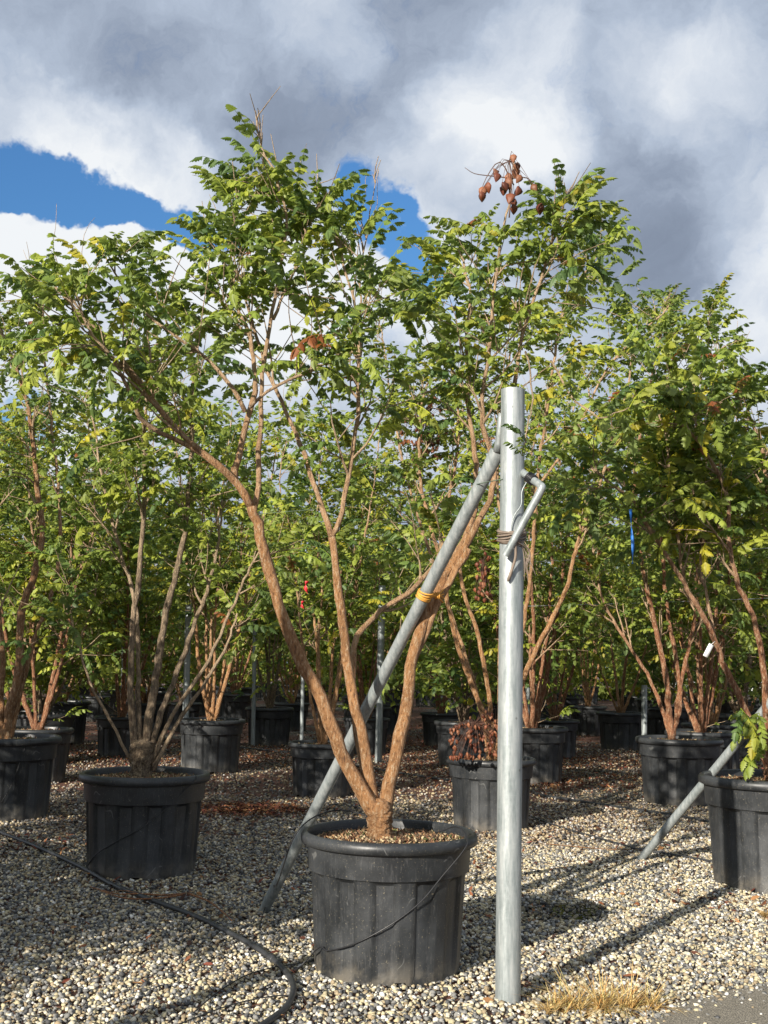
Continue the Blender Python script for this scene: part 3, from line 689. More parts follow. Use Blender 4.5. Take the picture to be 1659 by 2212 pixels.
# --- tree behind the post
r10, c10, s10, T = start(1060, 193, 1798, 1010, BK_OR, 0, 'potted tree behind the tall post, red-brown seed pods drooping over its rim')
Ya = c10[1]; T.lim = True; T.sp = .24; T.bl = .8
for pts, dy, ra, rb, t0, n1 in [([(1058, 1640), (1035, 1520), (990, 1370), (935, 1210), (885, 1060), (855, 920), (835, 790), (820, 690)], .5, .02, .005, .45, 12),
     ([(1060, 1640), (1050, 1560), (1020, 1480), (990, 1400), (972, 1320), (950, 1210), (928, 1130), (912, 1060), (906, 980), (908, 900), (920, 840), (950, 780)], -.2, .026, .008, .55, 9),
     ([(1063, 1640), (1062, 1550), (1048, 1450), (1030, 1360), (1005, 1290), (985, 1180), (970, 1080), (985, 1000), (990, 900), (975, 800), (950, 700), (940, 600), (930, 560)], 0, .022, .006, .5, 12),
     ([(1075, 1640), (1110, 1520), (1150, 1420), (1190, 1340), (1225, 1265), (1243, 1190), (1262, 1130), (1295, 1050), (1320, 960), (1350, 860), (1370, 760)], -.2, .026, .007, .5, 11),
     ([(1070, 1640), (1095, 1500), (1130, 1350), (1150, 1200), (1160, 1050), (1180, 900), (1200, 760), (1225, 650), (1270, 580), (1300, 540)], .1, .022, .006, .5, 12),
     ([(1160, 1050), (1215, 980), (1260, 900), (1310, 800), (1380, 720), (1430, 680), (1450, 650)], -.1, .013, .005, .3, 11),
     ([(1080, 1600), (1080, 1400), (1090, 1200), (1075, 1050), (1080, 900), (1100, 780), (1120, 680)], .3, .02, .006, .5, 9)]:
    a, b = pxstem(T, pts, Ya, Ya+dy, ra, rb, 10); T.branch_out(a, b, t0, n1, (.4, .85), 3)
T.finish(r10, c10, .195, .04)
crown10 = [c for c in r10.children if c.name.startswith('crown')][0]
rng = np.random.default_rng(77); pp = []
for k in range(120):
    x = rng.uniform(972, 1084); y = 1528+abs(x-1050)*.55+rng.uniform(0, 95); pp.append(P(x, min(y, 1632), c10[1]-.42+rng.uniform(-.12, .1)))
pods(pp, crown10, c10, .042, .6, 9, stalk=[[P(1064, 1600, c10[1]-.05), P(1050, 1525, c10[1]-.2), P(1010, 1530, c10[1]-.4), P(980, 1590, c10[1]-.45)], [P(1064, 1600, c10[1]-.05), P(1070, 1530, c10[1]-.3), P(1040, 1570, c10[1]-.42)]])
pp = [P(rng.normal(925, 32), rng.normal(945, 28), Ya+.1+rng.uniform(-.2, .2)) for k in range(60)]+[P(rng.normal(925, 12), rng.normal(870, 18), Ya+rng.uniform(-.1, .1)) for k in range(12)]
pods(pp, crown10, c10, .05, .45, 10)
pp = [P(rng.normal(1042, 9), rng.uniform(1180, 1290), Ya-.2+rng.uniform(-.1, .1)) for k in range(34)]
pods(pp, crown10, c10, .05, .6, 12)

# --- right foreground tree, pot cut by the frame
r17, c17, s17, T = start(1672, 300, 1935, 1717, BK_RED*1.25, 0, 'potted tree at the right edge with red-brown stems and a white tag', big=True)
Y7 = c17[1]; T.lim = True; T.sp = .23; T.bl = .8
stump(T, P(1668, 1700, Y7), .5, .7, .05, .045)
for pts, dy, ra, rb, t0, n1 in [([(1665, 1680), (1640, 1600), (1595, 1500), (1562, 1432), (1545, 1385), (1515, 1325), (1480, 1265), (1440, 1200), (1400, 1140), (1365, 1080), (1320, 1045), (1275, 1005)], -.3, .024, .007, .62, 6),
     ([(1545, 1385), (1520, 1330), (1490, 1290), (1472, 1230), (1465, 1150), (1450, 1050), (1440, 950), (1420, 880)], -.1, .014, .005, .35, 9),
     ([(1545, 1385), (1530, 1310), (1515, 1230), (1510, 1130), (1490, 1040), (1470, 960)], .2, .012, .005, .3, 8),
     ([(1668, 1680), (1655, 1560), (1650, 1440), (1625, 1330), (1590, 1250), (1575, 1170), (1572, 1080), (1545, 1010), (1500, 945), (1460, 900), (1440, 850)], -.3, .022, .007, .4, 12),
     ([(1672, 1680), (1690, 1500), (1690, 1300), (1670, 1150), (1650, 1000), (1620, 900), (1600, 840)], .2, .026, .007, .4, 11),
     ([(1680, 1680), (1740, 1480), (1790, 1250), (1800, 1050), (1790, 880)], 0, .026, .008, .4, 9)]:
    a, b = pxstem(T, pts, Y7, Y7+dy, ra, rb, 10); T.branch_out(a, b, t0, n1, (.35, .8), 3)
for (x, y) in ((1640, 1540), (1630, 1580), (1600, 1530), (1650, 1610), (1620, 1560)):
    for k in range(3): T.spots.append((P(x, y, Y7-.25), norm(np.array([T.rng.uniform(-.8, .1), -.5, -.3]))))
for (x, y) in ((1430, 850), (1450, 860), (1410, 870), (1470, 900)):
    for k in range(3): T.spots.append((P(x, y, Y7-.6), norm(np.array([T.rng.uniform(-.6, .8), -.5, .1]))))
T.finish(r17, c17, .235, .08)

# --- tree in front of the right foreground row
r16, c16, s16, T = start(1469, 184, 1745, 1616, BK_RED*1.2, 0, 'short dark-trunked potted tree in the dappled pot behind the right slanting pole')
Yb = c16[1]; T.lim = True; T.sp = .28; T.bl = .80
for pts, dy, ra, rb, t0, n1 in [([(1452, 1600), (1445, 1530), (1440, 1470), (1415, 1350), (1385, 1200), (1370, 1050), (1390, 900), (1420, 760), (1440, 680)], -.2, .036, .007, .3, 14),
     ([(1455, 1590), (1470, 1480), (1500, 1340), (1520, 1180), (1525, 1000), (1500, 900)], .1, .026, .007, .3, 12),
     ([(1450, 1590), (1470, 1500), (1440, 1300), (1430, 1150), (1440, 1000), (1480, 860), (1500, 770), (1535, 690), (1552, 625)], .1, .026, .005, .35, 14),
     ([(1470, 1000), (1500, 850), (1560, 750), (1610, 765)], 0, .01, .004, .3, 8),
     ([(1448, 1590), (1410, 1480), (1350, 1380), (1300, 1290), (1280, 1180), (1270, 1080)], .3, .022, .006, .35, 11)]:
    a, b = pxstem(T, pts, Yb, Yb+dy, ra, rb, 8); T.branch_out(a, b, t0, n1, (.4, .9), 3)
T.finish(r16, c16, .22, .06)

# ------------------------------------------------------------------ generated trees
def auto_tree(seed, base, lod, H=3.6, spread=.85, low=1.0, nst=None, dens=1.0, lo_n=2):
    T = Tree(seed, base, lod); rng = T.rng; T.sp = {0: .09, 1: .15, 2: .15}[lod]/dens
    stump(T, (0, 0), .5, .5+rng.uniform(.08, .25), .05, .05)
    ns = nst or rng.integers(4, 7); a0 = rng.random()*6.3
    for i in range(ns):
        a = a0+i*6.283/ns+rng.uniform(-.4, .4); sp = spread*rng.uniform(.35, 1.1); h = H*rng.uniform(.78, 1.0)
        z = np.linspace(.55, h, 7); u = (z-.55)/(h-.55)
        rad = sp*(u**.75)+.03; wob = rng.normal(size=(7, 2))*.05*u[:, None]
        pts = np.stack([rad*np.cos(a)+wob[:, 0], rad*np.sin(a)+wob[:, 1], z], 1)
        p, r = T.stem(pts, rng.uniform(.018, .030), .005, 8 if lod < 2 else 5)
        for k in range(lo_n):
            i2 = rng.integers(1, max(2, int(len(p)*.3))); d2 = norm(np.array([cos(a+rng.uniform(-1.5, 1.5)), sin(a+rng.uniform(-1.5, 1.5)), .5])); T.shoot(p[i2], d2, rng.uniform(.25, .6), .005, 1, .3)
        T.branch_out(p, r, low/H, {0: 11, 1: 11, 2: 8}[lod], (.4, .9), {0: 3, 1: 3, 2: 2}[lod], ang=(25, 60), up=.5)
    return T
protos = []
for i, (lod, base, H) in enumerate([(1, BK_OR, 4.5), (1, BK_GR, 4.0), (1, BK_RED*1.2, 4.5), (1, BK_OR*.9, 4.2), (2, BK_OR, 4.1), (2, BK_GR, 3.9), (2, BK_RED*1.2, 4.3), (1, BK_GR, 2.75)]):
    root = empty('potted_tree', (0, 0, 0)); add_pot(root, 1.0)
    T = auto_tree(500+i, base, lod, H, .9 if lod == 1 else 1.0, [1.3, 1.1, .95, 1.25, .85, .9, .8, .8][i], lo_n=[0, 1, 1, 0, 5, 5, 6, 6][i], dens=1.0 if i < 7 else 1.6); T.finish(root, (0, 0, 0), .24 if lod == 1 else .32, .09)
    protos.append(root)
used = set()
def place(pi_, loc, rz, s, label, group='trees growing in black pots'):
    src = protos[pi_]
    if pi_ in used: o = copy_tree(src)
    else: o = src; used.add(pi_)
    o.location = loc; o.rotation_euler = (0, 0, rz); o.scale = (s, s, s); tag(o, label, 'potted tree', group); return o
rng = np.random.default_rng(42)
# (cx, rim width, foot y, proto, label)
MID = [(453, 146, 1672, 0, 'pale forked tree in the dappled pot just right of the large left pot'),
       (580, 105, 1612, 1, 'tree in the sunlit-rimmed far pot left of the leaning orange stem'),
       (130, 120, 1610, 3, 'orange-stemmed potted tree farther back between the leftmost pot and the large left pot'),
       (258, 112, 1637, 2, 'potted tree whose pot is half hidden behind the grey-stemmed tree'),
       (694, 134, 1725, 0, 'potted tree in the dark pot directly behind the big left-leaning orange stem'),
       (790, 95, 1632, 2, 'potted tree behind the slanting pole, pot between the thin stems and a post'),
       (952, 82, 1612, 2, 'potted tree seen between the right orange stem and the tall post'),
       (1198, 107, 1640, 2, 'potted tree in a dark shaded pot just right of the tall post'),
       (1270, 82, 1590, 0, 'potted tree in the low wide shaded pot behind, right of the tall post'),
       (1342, 105, 1622, 3, 'potted tree in the blackest pot in deep shade, left of a thin post'),
       (1540, 130, 1668, 0, 'potted tree whose pot shows behind the dappled pot and the right slanting pole'),
       (20, 80, 1583, 1, 'potted tree with its dark pot showing above the leftmost pot'),
       (393, 70, 1582, 3, 'potted tree in the greyish pot right behind the left white post'),
       (505, 80, 1562, 2, 'potted tree in a small dark pot farther back, left of the sunlit-rim pot'),
       (628, 72, 1580, 0, 'potted tree in a small pot farther back, left of the thin middle post'),
       (200, 66, 1560, 2, 'small far potted tree left of the far left post'),
       (1440, 75, 1590, 1, 'far potted tree behind the dappled pot on the right'),
       (1620, 80, 1600, 3, 'far potted tree near the right edge behind the slanting pole')]
occupied = [c[:2] for c in (c0, c2, c3, c10, c17, c16)]
for i, (cx, wp, yb, pi_, lab) in enumerate(MID):
    c, s = potpos(cx, wp, yb); occupied.append(c[:2]); place(pi_, c, rng.random()*6.3, s, lab)
# unseen neighbours left of the frame that shade the scene
OFF = ['potted tree outside the left edge, the one nearest the camera', 'potted tree just outside the left edge, between two others', 'potted tree outside the left edge beside the leftmost pot', 'potted tree far outside the left edge behind the camera side', 'potted tree well outside the left edge, second row', 'potted tree outside the left edge behind the leftmost tree', 'potted tree outside the right edge beside the tagged tree', 'potted tree farther outside the right edge in the second row']
for (x, y, pi_, s) in ((-3.1, 3.0, 7, .85), (-3.5, 3.7, 7, 1), (-4.2, 5.2, 7, 1.05), (-5.2, 1.9, 7, 1), (-5.4, 6.4, 2, .84), (-3.7, 7.4, 0, .84), (4.4, 7.2, 1, 1), (5.2, 9.6, 3, 1)):
    occupied.append(np.array([x, y])); place(pi_, (x, y, 0), rng.random()*6.3, s, OFF.pop(0))
# far rows
for row, Yr in enumerate((12.6, 14.6, 16.6, 18.8, 21.2, 24, 27, 30.5, 34, 38)):
    step = 1.75 if Yr < 20 else 2.1; kk = 0; xw = .36*Yr+1.2; x = -xw+rng.random()
    while x < xw:
        q = np.array([x+rng.uniform(-.2, .2), Yr+rng.uniform(-.25, .25)+x*.12])
        blocks = any(q[1] < yp+.8 and abs(q[0]-(xp_-CX)/F*q[1]) < .75 for xp_, yp in ((404, 14.2), (549, 17.5), (822, 15), (653, 13.6)))
        if not blocks and all(np.hypot(*(q-o_)) > 1.15 for o_ in occupied):
            occupied.append(q); kk += 1; NUM = 'first second third fourth fifth sixth seventh eighth ninth tenth eleventh twelfth'.split()
            place((1, 0, 2, 3)[rng.integers(0, 4)] if Yr < 14 else 4+rng.integers(0, 3), (q[0], q[1], 0), rng.random()*6.3, rng.uniform(.92, 1.08),
                  ('%s tree from the left in the %s far row of potted trees' % (NUM[kk-1], ('nearest', 'second', 'third')[row])) if row < 3 and kk < 13 else 'one of the potted trees crowded in the farthest dark rows', 'far potted trees in the back rows')
        x += step

# a far hedge closes the nursery
rh = np.random.default_rng(55); mb = MB(); n = 9000
hx = rh.uniform(-22, 24, n); hz = rh.random(n)**.8*3.6*(1+.12*np.sin(hx*1.3)+.1*np.sin(hx*3.1)); hy = 43+hx*.1+rh.uniform(-.9, .9, n)
sp_ = [((hx[i], hy[i], hz[i]), norm(np.array([rh.normal(), -1, rh.normal()*.6]))) for i in range(n)]
add_leaves(mb, sp_, 2, rh, .75, .04, .7)
o = mb.build('far_hedge', LEAF, smooth=False); tag(o, 'dense dark green hedge closing the far end of the nursery', kind='stuff')

# ------------------------------------------------------------------ posts and poles
def hollow(mb, a, b, r, k=32, wall=.004):
    a = np.array(a, float); b = np.array(b, float); d = norm(b-a)
    pts = [a, b]; mb.tube(np.array([a+(b-a)*u for u in np.linspace(0, 1, 12)]), r, k, cap=False)
    mb.tube(np.array([b, b-d*.3]), r-wall, k, cap=True)
    # lip
    x = norm(np.cross(d, (0, 1, 0))); y = np.cross(d, x); th = np.arange(k)*2*pi/k
    ring = lambda rr: b+rr*(np.cos(th)[:, None]*x+np.sin(th)[:, None]*y)
    V = np.concatenate([ring(r), ring(r-wall)]); f = []; 
    for j in range(k): f += [j, (j+1) % k, k+(j+1) % k, k+j]
    mb.add(V, f, [4]*k)
def obj_at(mb, name, m, o, **kw):
    mb.v = [v-np.array(o, float) for v in mb.v]
    ob = mb.build(name, m, **kw); ob.location = o; return ob
gp = G(1100, 2174); gp = np.array([gp[0], gp[1]+.055, 0]); tp = P(1108, 842, gp[1])
mb = MB(); hollow(mb, gp-np.array([0, 0, .1]), tp, .0495); o = obj_at(mb, 'galvanised_post', ZINC, gp); flat_edges(o)
tag(o, 'tall thick galvanised steel post standing in the gravel right of the centre pot', 'post')
# slanting pole
gb = G(563, 1972); pt = P(1075, 975, gp[1]+.10)
def pole(name, a, b, label, flat=True):
    mb = MB(); n = 24; u = np.linspace(0, 1, n); pts = a+(b-a)*u[:, None]; d = norm(b-a); k = 24
    x = norm(np.cross(d, (0, 1, 0))); y = np.cross(d, x); th = np.arange(k)*2*pi/k
    V = []
    for i in range(n):
        e = max(0, 1-u[i]/.06)*.8; e2 = max(0, (u[i]-.95)/.05)*.6
        rx = .0285*(1+.25*e2)*(1-.15*e); ry = .0285*(1-e*.75)*(1-e2)
        V.append(pts[i]+rx*np.cos(th)[:, None]*x+ry*np.sin(th)[:, None]*y)
    V = np.concatenate(V); i = np.arange(n-1)[:, None]*k; j = np.arange(k)[None]; j2 = (j+1) % k
    mb.add(V, np.concatenate([np.stack([i+j, i+j2, i+k+j2, i+k+j], -1).reshape(-1), np.arange(k)[::-1], (n-1)*k+np.arange(k)]), [4]*((n-1)*k)+[k, k])
    o = obj_at(mb, name, ZINC, a); flat_edges(o, 50); return tag(o, label, 'pole', 'slanting bracing poles')
gb[2] = -.02
pole('slanting_pole', gb, pt, 'grey steel pole slanting from the gravel behind the centre pot up to the tall post')
# flat end plate of the pole alongside the post
mb = MB(); a = pt; b = P(1083, 893, gp[1]+.06)
mb.tube(spline([a, (a+b)/2+np.array([.0, -.01, 0]), b], 6), [.022, .016, .015, .015, .015, .012], 8); o = obj_at(mb, 'end_plate', ZINC, tuple(a)); 
po = bpy.data.objects['slanting_pole']; o.parent = po; o.location = tuple(np.array(a)-np.array(po.location))
gb2 = G(1377, 1858); gb2[2] = -.02; post2 = np.array([gb2[0]+1.27, gb2[1]-1.70, 0])
pole('slanting_pole', gb2, gb2+np.array([1.22, -1.62, 2.12]), 'pale steel pole slanting out of the gravel towards the right edge of the photo')
for q, lab in ((post2, 'steel post just outside the right edge that carries the slanting pole'), (np.array([-1.93, 2.68, 0]), 'steel post outside the left edge that shades the centre pot')):
    mb = MB(); hollow(mb, q-np.array([0, 0, .1]), q+np.array([0, 0, 2.65]), .0535); o = obj_at(mb, 'galvanised_post', ZINC, q); tag(o, lab, 'post')
for (xt, yt, xb, yy, r, lab) in [(410, 1225, 400, 14.2, .040, 'white-looking post rising behind the grey-stemmed left tree'), (551, 1338, 547, 17.5, .032, 'thin post behind the sunlit-rim pot, left of the leaning stem'),
        (826, 1265, 818, 15.0, .046, 'galvanised post standing right behind the slanting pole'), (655, 1410, 652, 13.6, .022, 'short thin post just left of the leaning orange stem base'),
        (268, 1362, 267, 16.0, .036, 'far post seen left of the grey-brown stems'), (1141, 1480, 1141, 14.6, .03, 'short pale post beside the dark pot right of the tall post'), (1392, 1480, 1391, 15.5, .038, 'dark shaded post between the blackest pot and the dappled pot')]:
    tt_ = P(xt, yt, yy); g_ = np.array([P(xb, 1600, yy)[0], yy, 0]); mb = MB(); hollow(mb, g_, tt_, r, 16); o = obj_at(mb, 'galvanised_post', ZINC, g_); tag(o, lab, 'post')

# bent pipe with coil on the post
Yp = gp[1]; mb = MB()
e0, e1, e2 = P(1128, 1020, Yp-.02), P(1172, 1052, Yp-.16), P(1092, 1200, Yp-.085)
pth = np.array([e0, e0*.5+e1*.5, e1+(e0-e1)*.12, e1+(e2-e1)*.05, e1*.5+e2*.5, e2]); mb.tube(spline(pth, 30), .0155, 14, cap=False); hollow(mb, e2+(e1-e2)*.1, e2, .0155, 14, .003)
bp = obj_at(mb, 'bent_pipe', ZINC, e1); tag(bp, 'short bent metal pipe strapped to the front of the tall post', 'pipe')
mb = MB(); d = norm(e1-e0); x = norm(np.cross(d, (0, 0, 1))); y = np.cross(d, x); th = np.linspace(0, 2*pi*5, 90); q = e0+(e1-e0)*.32
mb.tube(q+np.outer(np.linspace(0, .045, 90), d)+.0195*(np.outer(np.cos(th), x)+np.outer(np.sin(th), y)), .0035, 5); co = mb.build('coil', CABLE, None); co.parent = bp; co.location = tuple(-np.array(bp.location))
# brown strap round the post
mb = MB(); rngw = np.random.default_rng(6); zc = P(1105, 1152, Yp-.06)[2]
for k in range(7):
    th = np.linspace(0, 2*pi, 30); zz = zc+(k-3)*.007+.006*np.sin(th+k)+.012*np.sin(th*1+.4)
    cxp = gp[0]+(tp[0]-gp[0])*(zc/tp[2])
    rad = .054+.004*(k % 2)+np.where(np.abs((th-4.9)) < .5, .018, 0); mb.tube(np.stack([cxp+rad*np.cos(th), gp[1]+rad*np.sin(th), zz], 1), .0045, 5)
kn = P(1112, 1165, Yp-.10)
mb.tube(spline([kn, P(1114, 1200, Yp-.085), P(1106, 1230, Yp-.07), P(1097, 1256, Yp-.062)], 14), [.006]*10+[.007]*3+[.004], 6)
for k in range(8):
    mb.tube(spline([kn+rngw.normal(size=3)*.008, P(1128+rngw.uniform(0, 18), 1190, Yp-.06), P(1136+rngw.uniform(-4, 22), rngw.uniform(1215, 1260), Yp-.05)], 8), .0022, 4)
stp = obj_at(mb, 'tie_strap', BROWNT, kn); tag(stp, 'brown strap wound round the tall post with frayed hanging ends', 'strap')
mb = MB(); mb.tube(spline([P(1145, 1030, Yp-.06), P(1128, 1060, Yp-.06), P(1126, 1090, Yp-.062), P(1112, 1112, Yp-.062), P(1105, 1135, Yp-.06), P(1105, 1152, Yp-.06)], 24), .0025, 5); o = mb.build('wire', ZINC); tag(o, 'loose thin wire curling down the front of the tall post', 'wire')
# orange twine
mb = MB(); ax0 = gb; ax = norm(pt-gb); tq = (P(925, 1283, 5.0)[2]-gb[2])/(pt[2]-gb[2]); cen = gb+(pt-gb)*tq
x = norm(np.cross(ax, (0, 1, 0))); y = np.cross(ax, x)
for k in range(6):
    th = np.linspace(0, 2*pi, 28); tl_ = .0035*rngw.normal()
    mb.tube(cen+ax*((k-2.5)*.0075)+.032*(np.outer(np.cos(th), x)+np.outer(np.sin(th), y))+np.outer(np.sin(th+k)*.006, ax), .0042, 5)
k1 = P(958, 1288, Y+.06); k0 = cen+x*.0+np.array([.03, -.01, 0])
for k in range(4): mb.tube(spline([k0+rngw.normal(size=3)*.004, (k0+k1)/2+rngw.normal(size=3)*.006, k1+np.array([0, 0, .02*(k-1.5)])], 8), .004, 5)
th = np.linspace(0, 2*pi, 20)
for k in range(3): mb.tube((k0+k1)/2+np.stack([np.full(20, (k-1)*.008), .012*np.cos(th), .014*np.sin(th)], 1), .004, 5)
for k in range(3):
    rr = .024+.002*k; sc3 = P(938, 1292, Y+.13); mb.tube(sc3+np.stack([rr*1.2*np.cos(th), rr*1.2*np.sin(th), .012*np.cos(th)+.006*(k-1)], 1), .0038, 5)
tw = obj_at(mb, 'orange_twine', ORANGE, cen); tag(tw, 'orange twine tying the slanting pole to the right orange stem', 'twine')

# wires between the rows
def wire(name, pts, r, m, label, cat='wire', n=40, k=5, group=None):
    mb = MB(); mb.tube(spline(pts, n), r, k); o = obj_at(mb, name, m, pts[0]); return tag(o, label, cat, group)
wire('wire', [P(430, 1120, 8.2), P(700, 1098, 6.4), P(900, 1070, 5.3), P(1085, 1035, gp[1]-.03)], .0022, WIRE, 'thin green wire running left from the tall post')
wire('wire', [P(1130, 1215, 12), P(1400, 1200, 12), P(1720, 1180, 12)], .003, ZINC, 'thin wire stretched through the crowns on the right')
wire('wire', [P(1120, 1310, 12), P(1400, 1302, 12), P(1720, 1290, 12)], .003, ZINC, 'lower thin wire stretched through the right trees')

# hoses on the gravel
def gpts(l, z): return [G(x, y)+np.array([0, 0, z]) for x, y in l]
hp = gpts([(-60, 1785), (0, 1806), (80, 1838), (170, 1880), (240, 1920), (300, 1945), (420, 1990), (500, 2030), (560, 2065), (610, 2105), (633, 2145), (622, 2185), (590, 2215), (520, 2260)], .026)
mb = MB(); hs = spline(hp, 110); mb.tube(hs, .0125, 12); h = obj_at(mb, 'irrigation_hose', RUBBER, hp[0]); tag(h, 'black irrigation hose curving over the gravel at the lower left', 'hose', 'irrigation hoses on the gravel')
for (x, y) in ((585, 2082), (262, 1930)):
    q = G(x, y)+np.array([0, 0, .026]); i = int(np.argmin(np.linalg.norm(hs-q, axis=1))); d = norm(hs[i+1]-hs[i-1]); mb = MB(); mb.tube(np.array([hs[i]-d*.03, hs[i]-d*.028, hs[i]+d*.028, hs[i]+d*.03]), [.0135, .016, .016, .0135], 14); j = mb.build('hose_coupling', RUBBER); j.parent = h; j.location = tuple(-np.array(h.location))
for l, r, lab in (([(1150, 1712), (1170, 1722), (1270, 1738), (1380, 1755), (1470, 1768), (1560, 1785), (1700, 1800)], .013, 'straight black hose crossing the shaded gravel behind the right pole'),
                  ([(1150, 1770), (1220, 1795), (1300, 1818), (1370, 1838), (1440, 1850), (1545, 1868), (1700, 1890)], .008, 'thin dark hose passing the foot of the right slanting pole'),
                  ([(700, 1650), (780, 1660), (880, 1676), (970, 1690), (1060, 1705)], .013, 'black hose behind the centre tree stems'),
                  ([(500, 1615), (560, 1622), (640, 1630)], .013, 'short stretch of hose left of the dark pot behind the leaning stem')):
    hp_ = gpts(l, .02); wire('irrigation_hose', hp_, r, RUBBER, lab, 'hose', 60, 8, 'irrigation hoses on the gravel')
# drip tubes on the pots
def on_pot(c, s, ang, z, off=.004):
    if z > .52: R = .388
    elif z > .41: R = .350+(z-.42)*.065
    else: R = .314+z*.06
    return np.array([c[0]+(R*s+off)*sin(ang), c[1]-(R*s+off)*cos(ang), z*s])
def drip(c, s, l, label, pre=(), post=()):
    pts = list(pre)+[on_pot(c, s, radians(a), z) for a, z in l]+list(post)
    return wire('drip_tube', pts, .0032, CABLE, label, 'tube', 50, 5, 'thin drip tubes')
drip(c0, s0, [(-62, .12), (-50, .12), (-25, .17), (0, .25), (22, .34), (38, .44), (50, .53), (56, .575)], 'thin black drip tube running diagonally over the centre pot', pre=[G(560, 2150)+np.array([0, 0, .02]), G(640, 2105)+np.array([0, 0, .02])], post=[c0+np.array([.29, -.10, .61]), c0+np.array([.2, -.02, .57])])
drip(c2, s2, [(-60, .06), (-40, .14), (-15, .22), (10, .30), (32, .40), (50, .50), (60, .57)], 'thin black drip tube crossing the large shaded left pot', post=[c2+np.array([.28, -.1, .6])])
drip(c3, s3, [(15, .14), (25, .25), (33, .4), (38, .52), (42, .575)], 'thin drip tube hanging on the pot cut by the left edge')
wire('drip_tube', [c0+np.array([-.05, .2, .6]), c0+np.array([-.25, .2, .63]), c0+np.array([-.40, .05, .56]), c0+np.array([-.50, .25, .3]), G(585, 1960)+np.array([0, 0, .1]), G(560, 2010)+np.array([0, 0, .015]), G(550, 2080)+np.array([0, 0, .015])], .0032, CABLE, 'thin black tube looping off the left rim of the centre pot to the gravel', 'tube', 50, 5, 'thin drip tubes')
for l, lab in (([(420, 2200), (480, 2150), (560, 2110), (700, 2085)], 'thin black tube lying on the gravel between hose and centre pot'), ([(380, 2230), (500, 2185), (600, 2165), (660, 2168)], 'thin black tube lying lowest on the gravel inside the hose bend')):
    wire('drip_tube', gpts(l, .024), .0028, CABLE, lab, 'tube', 30, 5, 'thin drip tubes')
# fallen twig
mb = MB()
for l, r in (([(400, 1945), (350, 1948), (300, 1945), (250, 1945), (195, 1930)], .006), ([(405, 1944), (450, 1962), (480, 1985), (500, 2005)], .006), ([(400, 1946), (340, 1955), (270, 1955), (215, 1938)], .006), ([(300, 1945), (270, 1938), (240, 1940)], .003)):
    q = spline(gpts(l, .035), 16); mb.tube(q, np.linspace(r, r*.5, 16), 6, (.42, .17, .06))
o = obj_at(mb, 'fallen_twig', BARK, G(400, 1945)); tag(o, 'orange-brown fallen forked twig lying across the hose', 'twig')
for l, lab in (([(1365, 1735+110), (1300, 1843), (1180, 1832)], 'small straight orange twig on the gravel left of the right pole foot'), ([(1440, 2050-10), (1500, 2052), (1560, 2060)], None)):
    if lab: mb = MB(); mb.tube(spline(gpts(l, .03), 12), .003, 5, (.4, .2, .08)); o = obj_at(mb, 'fallen_twig', BARK, G(*l[0])); tag(o, lab, 'twig')

# dry grass tuft
mb = MB(); rg = np.random.default_rng(9); gc = G(1300, 2188)
for i in range(950):
    hub = [(0, 0), (-.09, .02), (.1, .03), (-.17, .0), (.19, .05), (.03, .08)][i % 6]; c = gc+np.array([hub[0]+rg.normal()*.018, hub[1]+rg.normal()*.018, .008]); a = rg.random()*6.3; L = rg.uniform(.08, .24)*(1 if i % 6 < 3 else .7); ln = rg.uniform(.6, 1.75)**1.1
    u = np.linspace(0, 1, 5)[:, None]; dd = np.array([cos(a), sin(a), 0]); q = c+dd*(u*L*sin(ln)*1.1)+np.array([0, 0, 1])*(u*L*cos(ln)*1.0-u*u*L*.3*ln+.012*u)
    wd = np.array([-sin(a), cos(a), 0])*.0021; col = np.array([(.62, .42, .15), (.74, .56, .26), (.50, .28, .09), (.5, .42, .16)][rg.integers(0, 4)])*rg.uniform(.8, 1.1)
    V = np.concatenate([q-wd*(1-u*.8), q+wd*(1-u*.8)]); f = []
    for k in range(4): f += [k, k+1, 5+k+1, 5+k]
    mb.add(V, f, [4]*4, col)
o = obj_at(mb, 'grass_tuft', GRASS, gc, smooth=False); tag(o, 'tuft of dry yellow grass in the gravel near the foot of the tall post', 'grass tuft')
for (x, y, n_, lab) in ((1180, 2195, 60, 'small wisp of dry grass at the foot of the tall post'), (1655, 1985, 120, 'dry brown grass patch at the right edge of the gravel')):
    mb = MB(); gc2 = G(x, y)
    for i in range(n_):
        c = gc2+np.array([rg.normal()*.012, rg.normal()*.012, .005]); a = rg.random()*6.3; L = rg.uniform(.03, .09); q0 = c; q1 = c+np.array([cos(a)*L*.7, sin(a)*L*.7, L*.5]); mb.tube(np.array([q0, (q0+q1)/2+np.array([0, 0, .01]), q1]), [.0012, .001, .0005], 3, (.45, .3, .12))
    o = obj_at(mb, 'grass_tuft', GRASS, gc2); tag(o, lab, 'grass tuft')

# ribbons and tag
def ribbon(name, pts, wd, m, label):
    mb = MB(); q = spline(pts, 16); u = np.linspace(0, 1, 16); sd_ = np.stack([np.cos(u*5), np.sin(u*5)*.8, 0*u], 1)*wd
    nrm = np.cross(np.gradient(q, axis=0), sd_); nrm /= np.linalg.norm(nrm, axis=1)[:, None]+1e-9; nrm *= .0006
    V = np.concatenate([q-sd_-nrm, q+sd_-nrm, q+sd_+nrm, q-sd_+nrm]); f = []
    for k in range(15):
        for a in range(4): b = (a+1) % 4; f += [a*16+k, b*16+k, b*16+k+1, a*16+k+1]
    mb.add(V, f, [4]*60); o = obj_at(mb, name, m, pts[0]); tag(o, label, 'ribbon')
ribbon('ribbon', [P(1362, 1100, Y7-.5), P(1364, 1140, Y7-.5), P(1367, 1180, Y7-.5), P(1366, 1218, Y7-.5)], .009, BLUE, 'blue ribbon hanging from the long red-brown branch on the right')
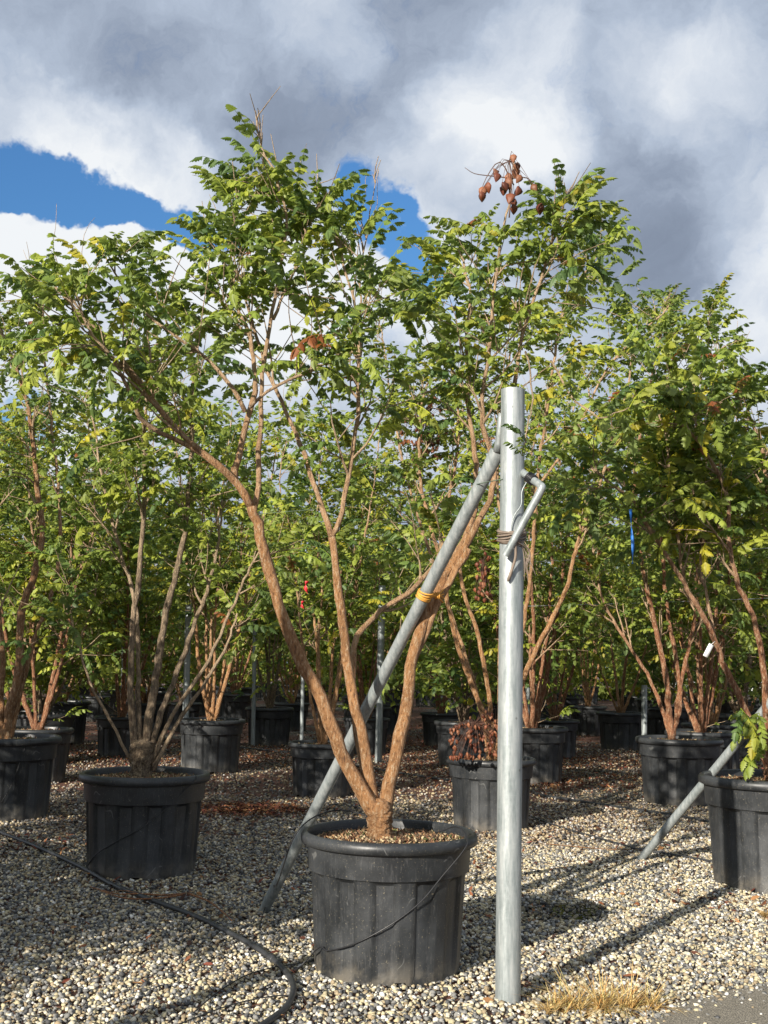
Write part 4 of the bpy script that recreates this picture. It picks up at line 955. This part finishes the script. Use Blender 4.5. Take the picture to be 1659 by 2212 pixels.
ribbon('ribbon', [P(663, 1255, Y+.6), P(660, 1268, Y+.6), P(664, 1282, Y+.6)], .009, RED, 'small red ribbon in the foliage between the centre stems, upper of two')
ribbon('ribbon', [P(654, 1298, Y+.6), P(652, 1308, Y+.6), P(656, 1315, Y+.6)], .007, RED, 'small pale red ribbon scrap just below the other red one')
mb = MB(); tq = P(1530, 1405, Y7-.2); R = np.array(Matrix.Rotation(radians(28), 3, 'Y')); 
bx = np.array([(x, y, z) for x in (-.015, .015) for y in (-.001, .001) for z in (-.042, .042)]); bx = (R@bx.T).T+tq
mb.add(bx, [0, 1, 3, 2, 4, 6, 7, 5, 0, 4, 5, 1, 2, 3, 7, 6, 0, 2, 6, 4, 1, 5, 7, 3], [4]*6); mb.tube(np.array([tq+np.array([.02, 0, .037]), P(1545, 1385, Y7-.18)]), .0015, 4)
o = obj_at(mb, 'plant_tag', WHITE, tq, smooth=False); tag(o, 'blank white plastic tag hanging where the right red-brown stems fork', 'tag')

# white greenhouse glimpsed through the trees at the right
rt = empty('greenhouse', (18, 42, 0)); tag(rt, 'long low white greenhouse glimpsed through the trees at the far right', 'greenhouse')
mb = MB(); 
def boxm(mb, c, h): 
    c = np.array(c, float); h = np.array(h, float); v = np.array([(x, y, z) for x in (-1, 1) for y in (-1, 1) for z in (-1, 1)])*h+c
    mb.add(v, [0, 1, 3, 2, 4, 6, 7, 5, 0, 4, 5, 1, 2, 3, 7, 6, 0, 2, 6, 4, 1, 5, 7, 3], [4]*6)
boxm(mb, (0, 0, 1.1), (9, .05, 1.1)); w1 = mb.build('wall', PALE, rt, smooth=False)
mb = MB(); V = [(-9, -.1, 2.2), (9, -.1, 2.2), (9, 3, 3.2), (-9, 3, 3.2), (9, 6.2, 2.2), (-9, 6.2, 2.2)]; mb.add(V, [0, 1, 2, 3, 3, 2, 4, 5], [4, 4]); mb.build('roof', PALE, rt, smooth=False)
for k in range(10):
    mb = MB(); boxm(mb, (-9+k*2, -.09, 1.1), (.04, .03, 1.1)); mb.build('glazing_bar', ZINC, rt, smooth=False)
print('c0', c0, s0, 'c2', c2, s2, 'c3', c3, s3, 'c10', c10, 'c17', c17, s17, 'c16', c16, 'post', gp, tp, 'post2', post2, 'n', len(bpy.data.objects))
